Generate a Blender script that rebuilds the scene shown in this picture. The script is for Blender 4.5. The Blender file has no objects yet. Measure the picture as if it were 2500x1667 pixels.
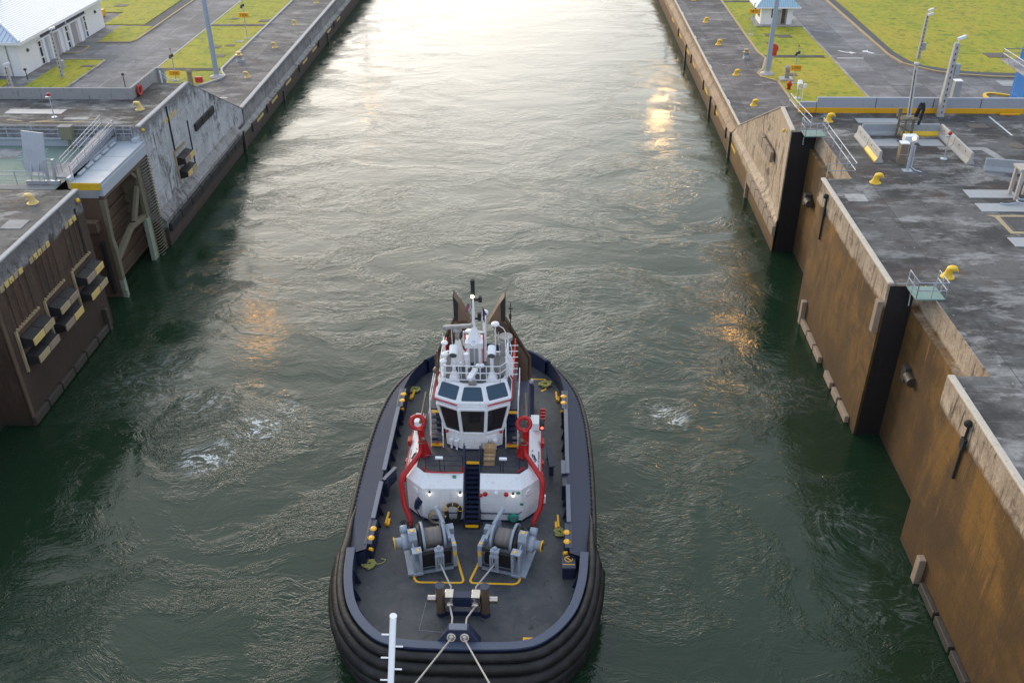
import bpy, math, random
from mathutils import Vector, Matrix, noise as mnoise
R = math.radians
random.seed(7)
scn = bpy.context.scene
COL = scn.collection

# ------------------------------------------------------------------ camera
cd = bpy.data.cameras.new("camera")
cam = bpy.data.objects.new("camera", cd)
COL.objects.link(cam)
cd.sensor_width = 36.0
cd.lens = 36.0 * 2288.86 / 2500.0
cd.clip_start = 0.5
cd.clip_end = 3000
yaw, pitch, roll = -0.0358764, 0.5588205, 0.0062783
fw = Vector((math.sin(yaw) * math.cos(pitch), math.cos(yaw) * math.cos(pitch), -math.sin(pitch)))
rt = Vector((math.cos(yaw), -math.sin(yaw), 0))
dn = fw.cross(rt)
rt, dn = rt * math.cos(roll) + dn * math.sin(roll), -rt * math.sin(roll) + dn * math.cos(roll)
m = Matrix((rt, -dn, -fw)).transposed().to_4x4()
m.translation = Vector((0, 0, 38.324))
cam.matrix_world = m
scn.camera = cam

# ------------------------------------------------------------------ light
SUN_EL, SUN_AZ = R(13), R(-38)          # azimuth from +Y towards +X
GLOW = Vector((-.30, .94, .12)).normalized()
CLOUD = ((0, (.78, .92, 1.18)), (.30, (.66, .80, 1.0)), (.71, (1.0, 1.10, 1.20)), (.885, (1.70, 1.76, 1.76)), (1.0, (5.2, 4.85, 4.4)))
wd = bpy.data.worlds.new("World")
scn.world = wd
wd.use_nodes = True
wn = wd.node_tree
wn.nodes.clear()
sky = wn.nodes.new("ShaderNodeTexSky")
sky.sky_type = 'NISHITA'
sky.sun_disc = False
sky.sun_elevation = SUN_EL
sky.sun_rotation = SUN_AZ
sky.air_density = 1.6
sky.dust_density = 4.0
sky.ozone_density = 2.0
bg = wn.nodes.new("ShaderNodeBackground")
bg.inputs["Strength"].default_value = 0.10
out = wn.nodes.new("ShaderNodeOutputWorld")
# bright overcast sky: a broad pale glow ahead over the lock, dim blue cloud behind the camera
def wnode(k, **kw):
    q = wn.nodes.new("ShaderNode" + k)
    for a_, b_ in kw.items(): setattr(q, a_, b_)
    return q
tc = wnode("TexCoord")
nrm_ = wnode("VectorMath", operation='NORMALIZE'); wn.links.new(tc.outputs["Generated"], nrm_.inputs[0])
nz = wnode("TexNoise"); nz.inputs["Scale"].default_value = 2.4; nz.inputs["Detail"].default_value = 6; nz.inputs["Distortion"].default_value = 0.5
mp = wnode("Mapping"); mp.inputs["Scale"].default_value = (1, 1, 2.4)
wn.links.new(nrm_.outputs[0], mp.inputs["Vector"]); wn.links.new(mp.outputs[0], nz.inputs["Vector"])
dt = wnode("VectorMath", operation='DOT_PRODUCT'); wn.links.new(nrm_.outputs[0], dt.inputs[0]); dt.inputs[1].default_value = (GLOW[0], GLOW[1], GLOW[2])
mr = wnode("MapRange"); mr.inputs[1].default_value = -0.2; mr.inputs[2].default_value = 1.0
wn.links.new(dt.outputs["Value"], mr.inputs[0])
cl = wnode("ValToRGB"); e_ = cl.color_ramp.elements
while len(e_) < len(CLOUD): e_.new(.5)
for i_, (p_, c_) in enumerate(CLOUD): e_[i_].position = p_; e_[i_].color = (*c_, 1)
wn.links.new(mr.outputs[0], cl.inputs["Fac"])
nr = wnode("MapRange"); nr.inputs[1].default_value = .3; nr.inputs[2].default_value = .7; nr.inputs[3].default_value = 6.8; nr.inputs[4].default_value = 10.6
wn.links.new(nz.outputs["Fac"], nr.inputs[0])
sc_ = wnode("VectorMath", operation='SCALE'); wn.links.new(cl.outputs[0], sc_.inputs[0]); wn.links.new(nr.outputs[0], sc_.inputs["Scale"])
mx = wnode("Mix", data_type='RGBA'); mx.inputs["Factor"].default_value = 0.86
wn.links.new(sky.outputs[0], mx.inputs[6]); wn.links.new(sc_.outputs[0], mx.inputs[7])
wn.links.new(mx.outputs[2], bg.inputs["Color"]); wn.links.new(bg.outputs[0], out.inputs[0])

sl = bpy.data.lights.new("sun", 'SUN')
sl.energy = 1.2
sl.angle = R(22)
sl.color = (1.0, 0.80, 0.57)
so = bpy.data.objects.new("sun", sl)
COL.objects.link(so)
sdir = Vector((math.sin(SUN_AZ) * math.cos(SUN_EL), math.cos(SUN_AZ) * math.cos(SUN_EL), math.sin(SUN_EL)))
so.rotation_euler = sdir.to_track_quat('Z', 'Y').to_euler()
so.location = (-40, 60, 80)

vs = scn.view_settings
vs.view_transform = 'Standard'
vs.look = 'None'
vs.exposure = 0.3
vs.gamma = 1.0
vs.use_curve_mapping = False

# ------------------------------------------------------------------ mesh helpers
class MB:
    def __init__(s, shift=(0, 0, 0)):
        s.v = []; s.f = []; s.sm = []; s.sh = Vector(shift)
    def add(s, vs_, fs, smooth=False):
        o = len(s.v)
        s.v += [tuple(Vector(p) + s.sh) for p in vs_]
        s.f += [tuple(i + o for i in f) for f in fs]
        s.sm += [smooth] * len(fs)
        return s
    def box(s, x0, x1, y0, y1, z0, z1):
        return s.add([(x0, y0, z0), (x1, y0, z0), (x1, y1, z0), (x0, y1, z0), (x0, y0, z1), (x1, y0, z1), (x1, y1, z1), (x0, y1, z1)],
                     [(3, 2, 1, 0), (4, 5, 6, 7), (0, 1, 5, 4), (1, 2, 6, 5), (2, 3, 7, 6), (3, 0, 4, 7)])
    def obox(s, c, d, rot=None):
        """box of size d about centre c, turned by a 3x3 rotation"""
        rot = rot or Matrix.Identity(3)
        c = Vector(c)
        vv = [c + rot @ Vector((a * d[0] / 2, b * d[1] / 2, e * d[2] / 2)) for a, b, e in
              ((-1, -1, -1), (1, -1, -1), (1, 1, -1), (-1, 1, -1), (-1, -1, 1), (1, -1, 1), (1, 1, 1), (-1, 1, 1))]
        return s.add(vv, [(3, 2, 1, 0), (4, 5, 6, 7), (0, 1, 5, 4), (1, 2, 6, 5), (2, 3, 7, 6), (3, 0, 4, 7)])
    def face(s, pts):
        return s.add(pts, [tuple(range(len(pts)))])
    def prism(s, poly, z0, z1):
        n = len(poly)
        a = sum(poly[i][0] * poly[(i + 1) % n][1] - poly[(i + 1) % n][0] * poly[i][1] for i in range(n))
        if a < 0: poly = poly[::-1]
        vv = [(p[0], p[1], z0) for p in poly] + [(p[0], p[1], z1) for p in poly]
        ff = [tuple(range(n - 1, -1, -1)), tuple(range(n, 2 * n))] + [(i, (i + 1) % n, n + (i + 1) % n, n + i) for i in range(n)]
        return s.add(vv, ff)
    def extrude(s, poly3, vec):
        n = len(poly3); vec = Vector(vec)
        vv = [Vector(p) for p in poly3] + [Vector(p) + vec for p in poly3]
        ff = [tuple(range(n - 1, -1, -1)), tuple(range(n, 2 * n))] + [(i, (i + 1) % n, n + (i + 1) % n, n + i) for i in range(n)]
        return s.add(vv, ff)
    def loft(s, rings, cap=True, closed=True, smooth=False):
        n = len(rings[0]); vv = [p for r in rings for p in r]; ff = []
        for k in range(len(rings) - 1):
            for i in range(n if closed else n - 1):
                j = (i + 1) % n
                ff.append((k * n + i, k * n + j, (k + 1) * n + j, (k + 1) * n + i))
        s.add(vv, ff, smooth)
        if cap:
            s.add(rings[0], [tuple(range(n - 1, -1, -1))]); s.add(rings[-1], [tuple(range(n))])
        return s
    def cyl(s, p0, p1, r0, r1=None, n=14, cap=True):
        r1 = r0 if r1 is None else r1
        p0 = Vector(p0); p1 = Vector(p1); d = (p1 - p0).normalized()
        u = d.orthogonal().normalized(); w = d.cross(u)
        rg = [[p + (u * math.cos(a) + w * math.sin(a)) * r for a in [2 * math.pi * i / n for i in range(n)]] for p, r in ((p0, r0), (p1, r1))]
        return s.loft(rg, cap, True, True)
    def lathe(s, prof, c=(0, 0, 0), axis=(0, 0, 1), n=18):
        """prof: (radius, distance along axis)"""
        c = Vector(c); d = Vector(axis).normalized(); u = d.orthogonal().normalized(); w = d.cross(u)
        rg = [[c + d * h + (u * math.cos(a) + w * math.sin(a)) * max(r, 1e-4) for a in [2 * math.pi * i / n for i in range(n)]] for r, h in prof]
        return s.loft(rg, True, True, True)
    def tube(s, pts, r, n=8, closed=False, cap=True):
        pts = [Vector(p) for p in pts]; m_ = len(pts); rg = []; u = None
        rr = r if isinstance(r, (list, tuple)) else [r] * m_
        for i, p in enumerate(pts):
            a = pts[(i - 1) % m_] if (closed or i > 0) else p
            b = pts[(i + 1) % m_] if (closed or i < m_ - 1) else p
            d = (b - a).normalized()
            if u is None: u = d.orthogonal().normalized()
            u = (u - d * u.dot(d)).normalized(); w = d.cross(u)
            k = 1.0
            if closed or 0 < i < m_ - 1:
                c_ = max(0.5, (p - a).normalized().dot(d)); k = 1 / c_
            rg.append([p + (u * math.cos(t) + w * math.sin(t)) * rr[i] * (k if k < 1.5 else 1.5) for t in [2 * math.pi * j / n for j in range(n)]])
        if closed: rg.append(rg[0])
        return s.loft(rg, cap and not closed, True, True)
    def sphere(s, c, r, n=12, sz=1.0):
        return s.lathe([(r * math.sin(math.pi * i / 8), -r * sz * math.cos(math.pi * i / 8)) for i in range(9)], c, n=n)
    def torus(s, c, Rr, r, axis=(0, 0, 1), n=24, k=8, a0=0.0, a1=360.0):
        c = Vector(c); d = Vector(axis).normalized(); u = d.orthogonal().normalized(); w = d.cross(u)
        full = a1 - a0 >= 360
        ps = [c + (u * math.cos(R(a)) + w * math.sin(R(a))) * Rr for a in [a0 + (a1 - a0) * i / n for i in range(n if full else n + 1)]]
        return s.tube(ps, r, k, closed=full)
    def build(s, name, mat, parent=None, bevel=0.0, loc=None, local=False):
        """links ONE mesh object; vertices are world coordinates unless local"""
        o_ = Vector((0, 0, 0))
        if not local:
            if parent is not None:
                q = parent
                while q is not None: o_ += q.location; q = q.parent
            if loc is not None: o_ += Vector(loc)
        me = bpy.data.meshes.new(name)
        me.from_pydata([tuple(Vector(p) - o_) for p in s.v], [], s.f)
        me.polygons.foreach_set("use_smooth", s.sm)
        me.validate(); me.update()
        me.materials.append(mat)
        ob = bpy.data.objects.new(name, me)
        COL.objects.link(ob)
        if parent is not None: ob.parent = parent
        elif loc is not None: ob.location = loc
        if bevel:
            b = ob.modifiers.new("bevel", 'BEVEL'); b.width = bevel; b.segments = 2; b.limit_method = 'ANGLE'; b.angle_limit = R(40)
        return ob

def tag(o, label=None, cat=None, group=None, kind=None):
    if label: o["label"] = label
    if cat: o["category"] = cat
    if group: o["group"] = group
    if kind: o["kind"] = kind
    return o
def thing(name, label, cat, loc=(0, 0, 0), group=None):
    o = bpy.data.objects.new(name, None); COL.objects.link(o); o.location = loc
    o.empty_display_size = 0.3
    return tag(o, label, cat, group)
def copy_tree(o, loc=None, rz=None, label=None, parent=None):
    c = o.copy(); COL.objects.link(c)
    if parent is not None: c.parent = parent
    if loc is not None: c.location = loc
    if rz is not None: c.rotation_euler = (0, 0, rz)
    if label: c["label"] = label
    for ch in o.children: copy_tree(ch, parent=c)
    return c
def sheet(name, poly, z, mat, kind='structure', label=None, cat=None):
    mb = MB()
    n = len(poly)
    a = sum(poly[i][0] * poly[(i + 1) % n][1] - poly[(i + 1) % n][0] * poly[i][1] for i in range(n))
    if a < 0: poly = poly[::-1]
    mb.face([(p[0], p[1], z) for p in poly])
    return tag(mb.build(name, mat), label, cat, None, kind)
def rect(x0, x1, y0, y1): return [(x0, y0), (x1, y0), (x1, y1), (x0, y1)]
def spline(pts, k=6):
    """Catmull-Rom through 2D or 3D points"""
    P = [Vector(p) for p in pts]; o = []
    for i in range(len(P) - 1):
        a = P[i - 1] if i else P[0] * 2 - P[1]; b = P[i]; c = P[i + 1]; d = P[i + 2] if i + 2 < len(P) else P[-1] * 2 - P[-2]
        for j in range(k):
            t = j / k
            o.append(0.5 * ((2 * b) + (c - a) * t + (2 * a - 5 * b + 4 * c - d) * t * t + (3 * b - a - 3 * c + d) * t ** 3))
    o.append(P[-1]); return o

# ------------------------------------------------------------------ material helpers
class Mt:
    def __init__(s, name):
        s.m = bpy.data.materials.new(name); s.m.use_nodes = True; s.t = s.m.node_tree; s.t.nodes.clear()
        s.o = s.t.nodes.new("ShaderNodeOutputMaterial"); s.b = s.t.nodes.new("ShaderNodeBsdfPrincipled")
        s.t.links.new(s.b.outputs[0], s.o.inputs[0])
    def n(s, k, **kw):
        q = s.t.nodes.new("ShaderNode" + k)
        for a, b in kw.items(): setattr(q, a, b)
        return q
    def put(s, sock, val):
        if val is None: return
        if hasattr(val, "is_output"): s.t.links.new(val, sock)
        elif isinstance(val, (tuple, list)) and len(val) == 3 and sock.type == 'RGBA': sock.default_value = (*val, 1)
        else: sock.default_value = val
    def pos(s): return s.n("NewGeometry").outputs["Position"]
    def obj(s): return s.n("TexCoord").outputs["Object"]
    def xyz(s, v):
        q = s.n("SeparateXYZ"); s.put(q.inputs[0], v); return q.outputs
    def vec(s, x, y, z):
        q = s.n("CombineXYZ"); s.put(q.inputs[0], x); s.put(q.inputs[1], y); s.put(q.inputs[2], z); return q.outputs[0]
    def map(s, v, sc=(1, 1, 1), loc=(0, 0, 0), rot=(0, 0, 0)):
        q = s.n("Mapping"); s.put(q.inputs[0], v); q.inputs["Scale"].default_value = sc; q.inputs["Location"].default_value = loc; q.inputs["Rotation"].default_value = rot
        return q.outputs[0]
    def noise(s, v, scale, detail=4, rough=.55, dist=0.0, col=False):
        q = s.n("TexNoise"); s.put(q.inputs["Vector"], v); s.put(q.inputs["Scale"], scale); s.put(q.inputs["Detail"], detail)
        s.put(q.inputs["Roughness"], rough); s.put(q.inputs["Distortion"], dist); return q.outputs["Color" if col else "Fac"]
    def wave(s, v, scale, dist=0.0, axis='X', prof='SIN', dsc=1.0):
        q = s.n("TexWave"); q.bands_direction = axis; q.wave_profile = prof; s.put(q.inputs["Vector"], v); s.put(q.inputs["Scale"], scale)
        s.put(q.inputs["Distortion"], dist); s.put(q.inputs["Detail Scale"], dsc); return q.outputs["Fac"]
    def math(s, op, a, b=None, c=None, clamp=False):
        q = s.n("Math", operation=op, use_clamp=clamp); s.put(q.inputs[0], a); s.put(q.inputs[1], b); s.put(q.inputs[2], c); return q.outputs[0]
    def vmath(s, op, a, b=None, sc=None):
        q = s.n("VectorMath", operation=op); s.put(q.inputs[0], a); s.put(q.inputs[1], b)
        if sc is not None: s.put(q.inputs["Scale"], sc)
        return q.outputs["Value"] if op in ('LENGTH', 'DISTANCE') else q.outputs["Vector"]
    def step(s, v, a, b):
        q = s.n("MapRange"); q.interpolation_type = 'SMOOTHSTEP'; s.put(q.inputs[0], v); s.put(q.inputs[1], a); s.put(q.inputs[2], b); return q.outputs[0]
    def lin(s, v, a, b, c, d):
        q = s.n("MapRange"); s.put(q.inputs[0], v)
        for i, x in enumerate((a, b, c, d)): s.put(q.inputs[i + 1], x)
        return q.outputs[0]
    def ramp(s, f, stops):
        q = s.n("ValToRGB"); s.put(q.inputs[0], f); e = q.color_ramp.elements
        while len(e) < len(stops): e.new(0.5)
        for i, (p, c) in enumerate(stops):
            e[i].position = p; e[i].color = (*c, 1) if len(c) == 3 else c
        return q.outputs[0]
    def mix(s, f, a, b, mode='MIX'):
        q = s.n("Mix", data_type='RGBA', blend_type=mode); s.put(q.inputs[0], f); s.put(q.inputs[6], a); s.put(q.inputs[7], b); return q.outputs[2]
    def bump(s, h, dist=0.02, strength=1.0, prev=None):
        q = s.n("Bump"); s.put(q.inputs["Height"], h); s.put(q.inputs["Distance"], dist); s.put(q.inputs["Strength"], strength); s.put(q.inputs["Normal"], prev); return q.outputs[0]
    def done(s, col, rough=.6, metal=0.0, norm=None, spec=None, emit=None, es=0.0):
        s.put(s.b.inputs["Base Color"], col); s.put(s.b.inputs["Roughness"], rough); s.put(s.b.inputs["Metallic"], metal); s.put(s.b.inputs["Normal"], norm)
        if spec is not None: s.put(s.b.inputs["Specular IOR Level"], spec)
        if emit is not None: s.put(s.b.inputs["Emission Color"], emit); s.put(s.b.inputs["Emission Strength"], es)
        return s.m

def paint(name, col, rough=.45, metal=0.0, wear=.25, dirt=(.05, .04, .035), sc=1.3, dirtamt=.35, bumpd=0.004, spec=None):
    """painted or bare surface with uneven tone, runs and grime"""
    q = Mt(name); p = q.pos()
    n1 = q.noise(p, sc, 6, .6); n2 = q.noise(q.map(p, (5, 5, .7)), sc, 5, .6); n3 = q.noise(p, sc * 9, 3)
    c = q.mix(q.lin(n1, .3, .7, 0, wear), col, tuple(min(1, x * 1.3 + .003) for x in col))
    d = q.math('MULTIPLY', q.step(n2, .52, .72), q.step(n3, .35, .65))
    c = q.mix(q.math('MULTIPLY', d, dirtamt), c, dirt)
    rg = q.lin(n1, .3, .7, rough - .08, rough + .12)
    return q.done(c, rg, metal, q.bump(n3, bumpd, .6), spec)

# ------------------------------------------------------------------ setting materials
def water_mat():
    q = Mt("lock water"); p = q.pos()
    s_ = q.xyz(p)
    w1 = q.vmath('SUBTRACT', q.noise(q.map(p, (.055, .055, 0)), 1, 3, .5, 0, True), (.5, .5, .5))
    w2 = q.vmath('SUBTRACT', q.noise(q.map(p, (.22, .22, 0)), 1, 3, .5, 0, True), (.5, .5, .5))
    P = q.vmath('ADD', q.vmath('ADD', p, q.vmath('SCALE', w1, None, 9.0)), q.vmath('SCALE', w2, None, 2.6))
    P = q.vmath('MULTIPLY', P, (1, 1, 0))
    cur = q.step(q.noise(q.map(P, (.075, .12, 0)), 1, 5, .62, 1.4), .43, .58)         # eddies: slick and rippled water
    swell = q.noise(q.map(P, (.08, .13, 0)), 1, 2)
    rid = q.math('ABSOLUTE', q.math('SUBTRACT', q.noise(q.map(P, (.26, .40, 0)), 1, 3, .6), .5))
    rip = q.noise(q.map(P, (.95, 1.7, 0)), 1, 3, .6, .6)
    rid2 = q.math('ABSOLUTE', q.math('SUBTRACT', q.noise(q.map(P, (1.5, 2.7, 0)), 1, 3, .6, .6), .5))
    rid3 = q.math('ABSOLUTE', q.math('SUBTRACT', q.noise(q.map(P, (3.2, 5.4, 0)), 1, 2, .6, .5), .5))
    fine = q.noise(q.map(P, (6.0, 9.0, 0)), 1, 2, .6, .4)
    h = q.math('MULTIPLY', swell, .20)
    h = q.math('MULTIPLY', q.math('ADD', h, q.math('MULTIPLY', rid, -.050)), q.lin(s_[1], 60, 150, 1.0, .6))
    # two upwellings: a rim of piled water, rough inside, slick just outside
    rim = None; calm = None; pw = q.vmath('ADD', p, q.vmath('SCALE', w2, None, 3.0))
    for cx, cy, r, sx in ((-20.6, 49.2, 5.4, 1.0), (8.6, 51.8, 1.9, .8)):
        d = q.vmath('LENGTH', q.vmath('MULTIPLY', q.vmath('SUBTRACT', pw, (cx, cy, 0)), (sx, 1.0, 0)))
        k = q.math('SUBTRACT', 1, q.step(q.math('ABSOLUTE', q.math('SUBTRACT', d, r)), 0, r * .16))
        k = q.math('MULTIPLY', q.math('MULTIPLY', k, q.step(q.noise(q.map(p, (.16, .16, 0), loc=(2.1, .4, 0)), 1, 4, .6), .40, .62)), r * .0085)
        c_ = q.math('MULTIPLY', q.step(d, r * .95, r * 1.1), q.math('SUBTRACT', 1, q.step(d, r * 1.35, r * 1.9)))
        i_ = q.math('SUBTRACT', 1, q.step(d, r * .7, r * 1.0))
        rim = k if rim is None else q.math('ADD', rim, k)
        e = q.math('SUBTRACT', q.math('MULTIPLY', i_, .55), q.math('MULTIPLY', c_, .7))
        calm = e if calm is None else q.math('ADD', calm, e)
    h = q.math('ADD', h, rim)
    cur = q.math('ADD', cur, calm, clamp=True)
    amp = q.math('MULTIPLY', q.lin(cur, 0, 1, .20, 1.15), q.lin(s_[1], 60, 140, 1.0, .42))
    det = q.math('ADD', q.math('ADD', q.math('MULTIPLY', rip, .052), q.math('MULTIPLY', rid3, -.040)), q.math('ADD', q.math('MULTIPLY', rid2, -.085), q.math('MULTIPLY', fine, .012)))
    h = q.math('ADD', h, q.math('MULTIPLY', det, amp))
    # foam over the two upwellings and thin streaks beside the walls
    def dist(cx, cy, sx=1.0, sy=1.0):
        return q.vmath('LENGTH', q.vmath('MULTIPLY', q.vmath('SUBTRACT', p, (cx, cy, 0)), (sx, sy, 0)))
    fl = q.noise(q.map(P, (.55, .8, 0)), 1, 6, .68, .8)
    fine2 = q.noise(q.map(P, (4, 4, 0)), 1, 4, .7)
    ridf = q.math('ABSOLUTE', q.math('SUBTRACT', fl, .5))
    ridf = q.math('SUBTRACT', ridf, q.math('MULTIPLY', q.math('SUBTRACT', fine2, .5), .07))
    vein = q.math('SUBTRACT', 1, q.step(ridf, .004, .046))
    zone = None
    for cx, cy, r, k in ((-21.5, 46.8, 2.3, 1.0), (-18.9, 49.9, 2.1, 1.0), (-23.6, 52.6, 2.6, .4), (-17.6, 52, 1.6, .5), (8.7, 51.8, 1.7, .85), (17.8, 41.5, 3.5, .10), (18.6, 35.5, 3.0, .10), (17.0, 55, 4, .08), (-27, 55, 6, .12)):
        z = q.math('MULTIPLY', q.math('SUBTRACT', 1, q.step(dist(cx, cy), r * .25, r)), k)
        zone = z if zone is None else q.math('MAXIMUM', zone, z)
    foam = q.math('MULTIPLY', q.math('MULTIPLY', vein, q.step(q.noise(q.map(P, (1.1, 1.4, 0)), 1, 5, .7), .42, .56)), zone, clamp=True)
    n1 = q.noise(q.map(p, (.03, .03, 0)), 1, 3)
    col = q.mix(n1, (.009, .024, .0115), (.016, .037, .020))
    col = q.mix(foam, col, (.82, .86, .86))
    nrm = q.bump(h, 1.0, 1.0)
    q.b.inputs["IOR"].default_value = 1.40
    return q.done(col, q.lin(foam, 0, 1, .045, .7), 0, nrm)

def slab(name, base, lo, hi, tint, joint=(0, 0), rough=.85, jx0=0., jy0=0.):
    """weathered concrete or asphalt paving with stains, pale scuffs and construction joints"""
    q = Mt(name); p = q.pos()
    n1 = q.noise(p, .24, 7, .68, .15); n2 = q.noise(q.map(p, (.6, 1.3, 1)), .42, 7, .7, .2); n3 = q.noise(p, 5, 5, .6); n4 = q.noise(q.map(p, (.35, .5, 1)), .6, 7, .68, .3)
    c = q.mix(q.step(n1, .42, .58), lo, base)
    c = q.mix(q.math('MULTIPLY', q.step(n2, .50, .62), .85), c, hi)
    c = q.mix(q.math('MULTIPLY', q.step(n4, .53, .64), .75), c, tint)
    c = q.mix(q.math('MULTIPLY', q.step(q.noise(p, .8, 7, .72, .3), .56, .68), .6), c, tuple(x * .45 for x in lo))
    if joint[0]:
        s0 = q.xyz(p)
        wn_ = q.n("TexWhiteNoise", noise_dimensions='2D')
        q.put(wn_.inputs["Vector"], q.vec(q.math('FLOOR', q.math('DIVIDE', q.math('SUBTRACT', s0[0], jx0), joint[0])), q.math('FLOOR', q.math('DIVIDE', q.math('SUBTRACT', s0[1], jy0), joint[1])), 0.0))
        c = q.mix(1.0, c, q.ramp(wn_.outputs["Value"], [(0, (.70, .70, .72)), (.5, (1, 1, 1)), (1, (1.22, 1.2, 1.18))]), 'MULTIPLY')
    c = q.mix(q.math('MULTIPLY', q.step(q.noise(q.map(p, (.45, 2.2, 1), rot=(0, 0, .25)), .9, 8, .74, .3), .56, .66), .6), c, hi)
    c = q.mix(q.lin(n3, .3, .7, 0, .35), c, tuple(x * .6 for x in base), 'MIX')
    sp = q.step(q.noise(p, 2.2, 2, .5), .735, .76)
    c = q.mix(q.math('MULTIPLY', sp, .55), c, (.5, .5, .48))
    if joint[0]:
        s_ = q.xyz(p); j = None
        for k, st, o in ((0, joint[0], jx0), (1, joint[1], jy0)):
            f = q.math('ABSOLUTE', q.math('SUBTRACT', q.math('FRACT', q.math('DIVIDE', q.math('SUBTRACT', s_[k], o), st)), .5))
            g = q.step(f, .5 - .035 / st, .5 - .018 / st)
            j = g if j is None else q.math('MAXIMUM', j, g)
        c = q.mix(q.math('MULTIPLY', j, .7), c, (.03, .03, .03))
    return q.done(c, rough, 0, q.bump(n3, .01, .5))

def grassm(name):
    q = Mt(name); p = q.pos()
    a = q.noise(p, .11, 5, .6, .6); b = q.noise(q.map(p, (.7, 1.6, 1)), .6, 5, .65); c3 = q.noise(q.map(p, (1.3, .8, 1)), 1.1, 8, .8)
    c = q.ramp(a, [(.30, (.20, .25, .014)), (.48, (.32, .315, .016)), (.66, (.38, .31, .026))])
    c = q.mix(q.step(b, .54, .70), c, (.10, .19, .014))
    c = q.mix(q.math('MULTIPLY', q.step(q.noise(p, .35, 4, .6), .60, .74), .5), c, (.30, .22, .05))
    c = q.mix(q.math('MULTIPLY', q.step(c3, .50, .62), .75), c, (.12, .165, .012))
    c = q.mix(q.math('MULTIPLY', q.step(c3, .52, .36), .5), c, (.40, .36, .03))
    return q.done(c, .9, 0, q.bump(c3, .06, .7))

def wallm(name, conc, conc2, grime, low, low2, zsplit, zsoft=.5, streak=.75, bottom=(.030, .026, .02), top=11.3, zmin=.12, edgek=1.0):
    """lock wall: weathered concrete above the usual water level, rust and slime stained concrete below it"""
    q = Mt(name); p = q.pos(); z = q.xyz(p)[2]
    nb = q.noise(p, .45, 6, .65, .5); nf = q.noise(p, 6, 5, .65)
    zone = q.step(q.noise(q.map(p, (.16, .16, .20)), 1, 4, .6, .6), .46, .58)
    dirt = q.step(q.noise(q.map(p, (.85, .85, .5)), 1, 8, .74, .5), .48, .61)
    drip = q.step(q.noise(q.map(p, (1.9, 1.9, .17)), 1, 6, .64, .4), .53, .64)
    fine = q.step(q.noise(q.map(p, (2.6, 2.6, 1.6)), 1, 7, .75, .5), .56, .62)
    up = q.mix(q.lin(nb, .3, .7, 0, 1), conc, conc2)
    g = q.math('MULTIPLY', q.math('MAXIMUM', dirt, drip), q.lin(zone, 0, 1, zmin, 1.0))
    g = q.math('MAXIMUM', g, q.math('MULTIPLY', fine, .55))
    edge = q.step(q.math('ADD', z, q.math('MULTIPLY', q.math('SUBTRACT', q.noise(q.map(p, (1.2, 1.2, .12)), 1, 5, .65), .5), 3.2)), top - 1.5, top - .5)
    g = q.math('MAXIMUM', g, q.math('MULTIPLY', edge, q.lin(nf, .35, .65, .55 * edgek, .95 * edgek)))
    up = q.mix(q.math('MULTIPLY', g, streak), up, grime)
    nl = q.noise(q.map(p, (.40, .40, .16), rot=(.25, 0, 0)), 1, 7, .68, .8)
    dn_ = q.mix(q.step(nl, .34, .66), low, low2)
    dn_ = q.mix(q.math('MULTIPLY', q.step(q.noise(q.map(p, (.5, .5, 2.4), rot=(.9, 0, 0)), 1, 6, .66, .5), .56, .70), .55), dn_, tuple(x * .4 for x in low2))
    dn_ = q.mix(q.math('MULTIPLY', q.step(q.noise(q.map(p, (1.5, 1.5, .10)), 1, 6, .65, .3), .55, .68), .5), dn_, tuple(x * .5 for x in low2))
    dn_ = q.mix(q.math('MULTIPLY', q.step(q.noise(q.map(p, (.3, .3, .3)), 1, 6, .7, 1.), .56, .66), .35), dn_, tuple(min(1, x * 1.5) for x in low))
    fld = q.noise(q.map(p, (.10, .10, .16), rot=(.35, 0, 0)), 1, 5, .62, .3)
    dn_ = q.mix(q.math('MULTIPLY', q.step(fld, .47, .62), .7), dn_, tuple(x * .62 for x in low2))
    dn_ = q.mix(q.math('MULTIPLY', q.step(q.noise(q.map(p, (3.2, 3.2, .12)), 1, 5, .66, .2), .60, .68), .6), dn_, tuple(x * .35 for x in low2))
    dn_ = q.mix(q.math('MULTIPLY', q.step(q.noise(q.map(p, (2.0, 2.0, .14)), 1, 5, .66, .2), .62, .70), .5), dn_, tuple(min(1, x * 1.7 + .02) for x in low))
    wet = q.math('SUBTRACT', 1, q.step(q.math('ADD', z, q.math('MULTIPLY', q.math('SUBTRACT', q.noise(q.map(p, (.5, .5, .15)), 1, 6, .7, .5), .5), 9)), 0.0, 7.0))
    dn_ = q.mix(q.math('MULTIPLY', wet, .8), dn_, tuple(x * .6 for x in low2))
    zz = q.math('ADD', z, q.math('MULTIPLY', q.math('SUBTRACT', q.noise(q.map(p, (.8, .8, .8)), 1, 5, .6), .5), zsoft * 2))
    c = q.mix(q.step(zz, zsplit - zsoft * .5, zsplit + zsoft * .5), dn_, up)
    c = q.mix(q.math('MULTIPLY', q.math('SUBTRACT', 1, q.step(zz, .05, .75)), .6), c, bottom)
    c = q.mix(q.lin(nf, .3, .7, 0, .4), c, tuple(x * .4 for x in low))
    # construction lifts, with panel joints along the wall
    ln = q.math('ABSOLUTE', q.math('SUBTRACT', q.math('FRACT', q.math('MULTIPLY', z, .42)), .5))
    lv = q.math('ABSOLUTE', q.math('SUBTRACT', q.math('FRACT', q.math('MULTIPLY', q.xyz(p)[1], .17)), .5))
    ln = q.math('MAXIMUM', q.step(ln, .484, .496), q.step(lv, .493, .498))
    c = q.mix(q.math('MULTIPLY', ln, .4), c, (.03, .03, .03))
    return q.done(c, .8, 0, q.bump(q.math('ADD', nf, q.math('MULTIPLY', nb, .6)), .03, .8))

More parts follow.
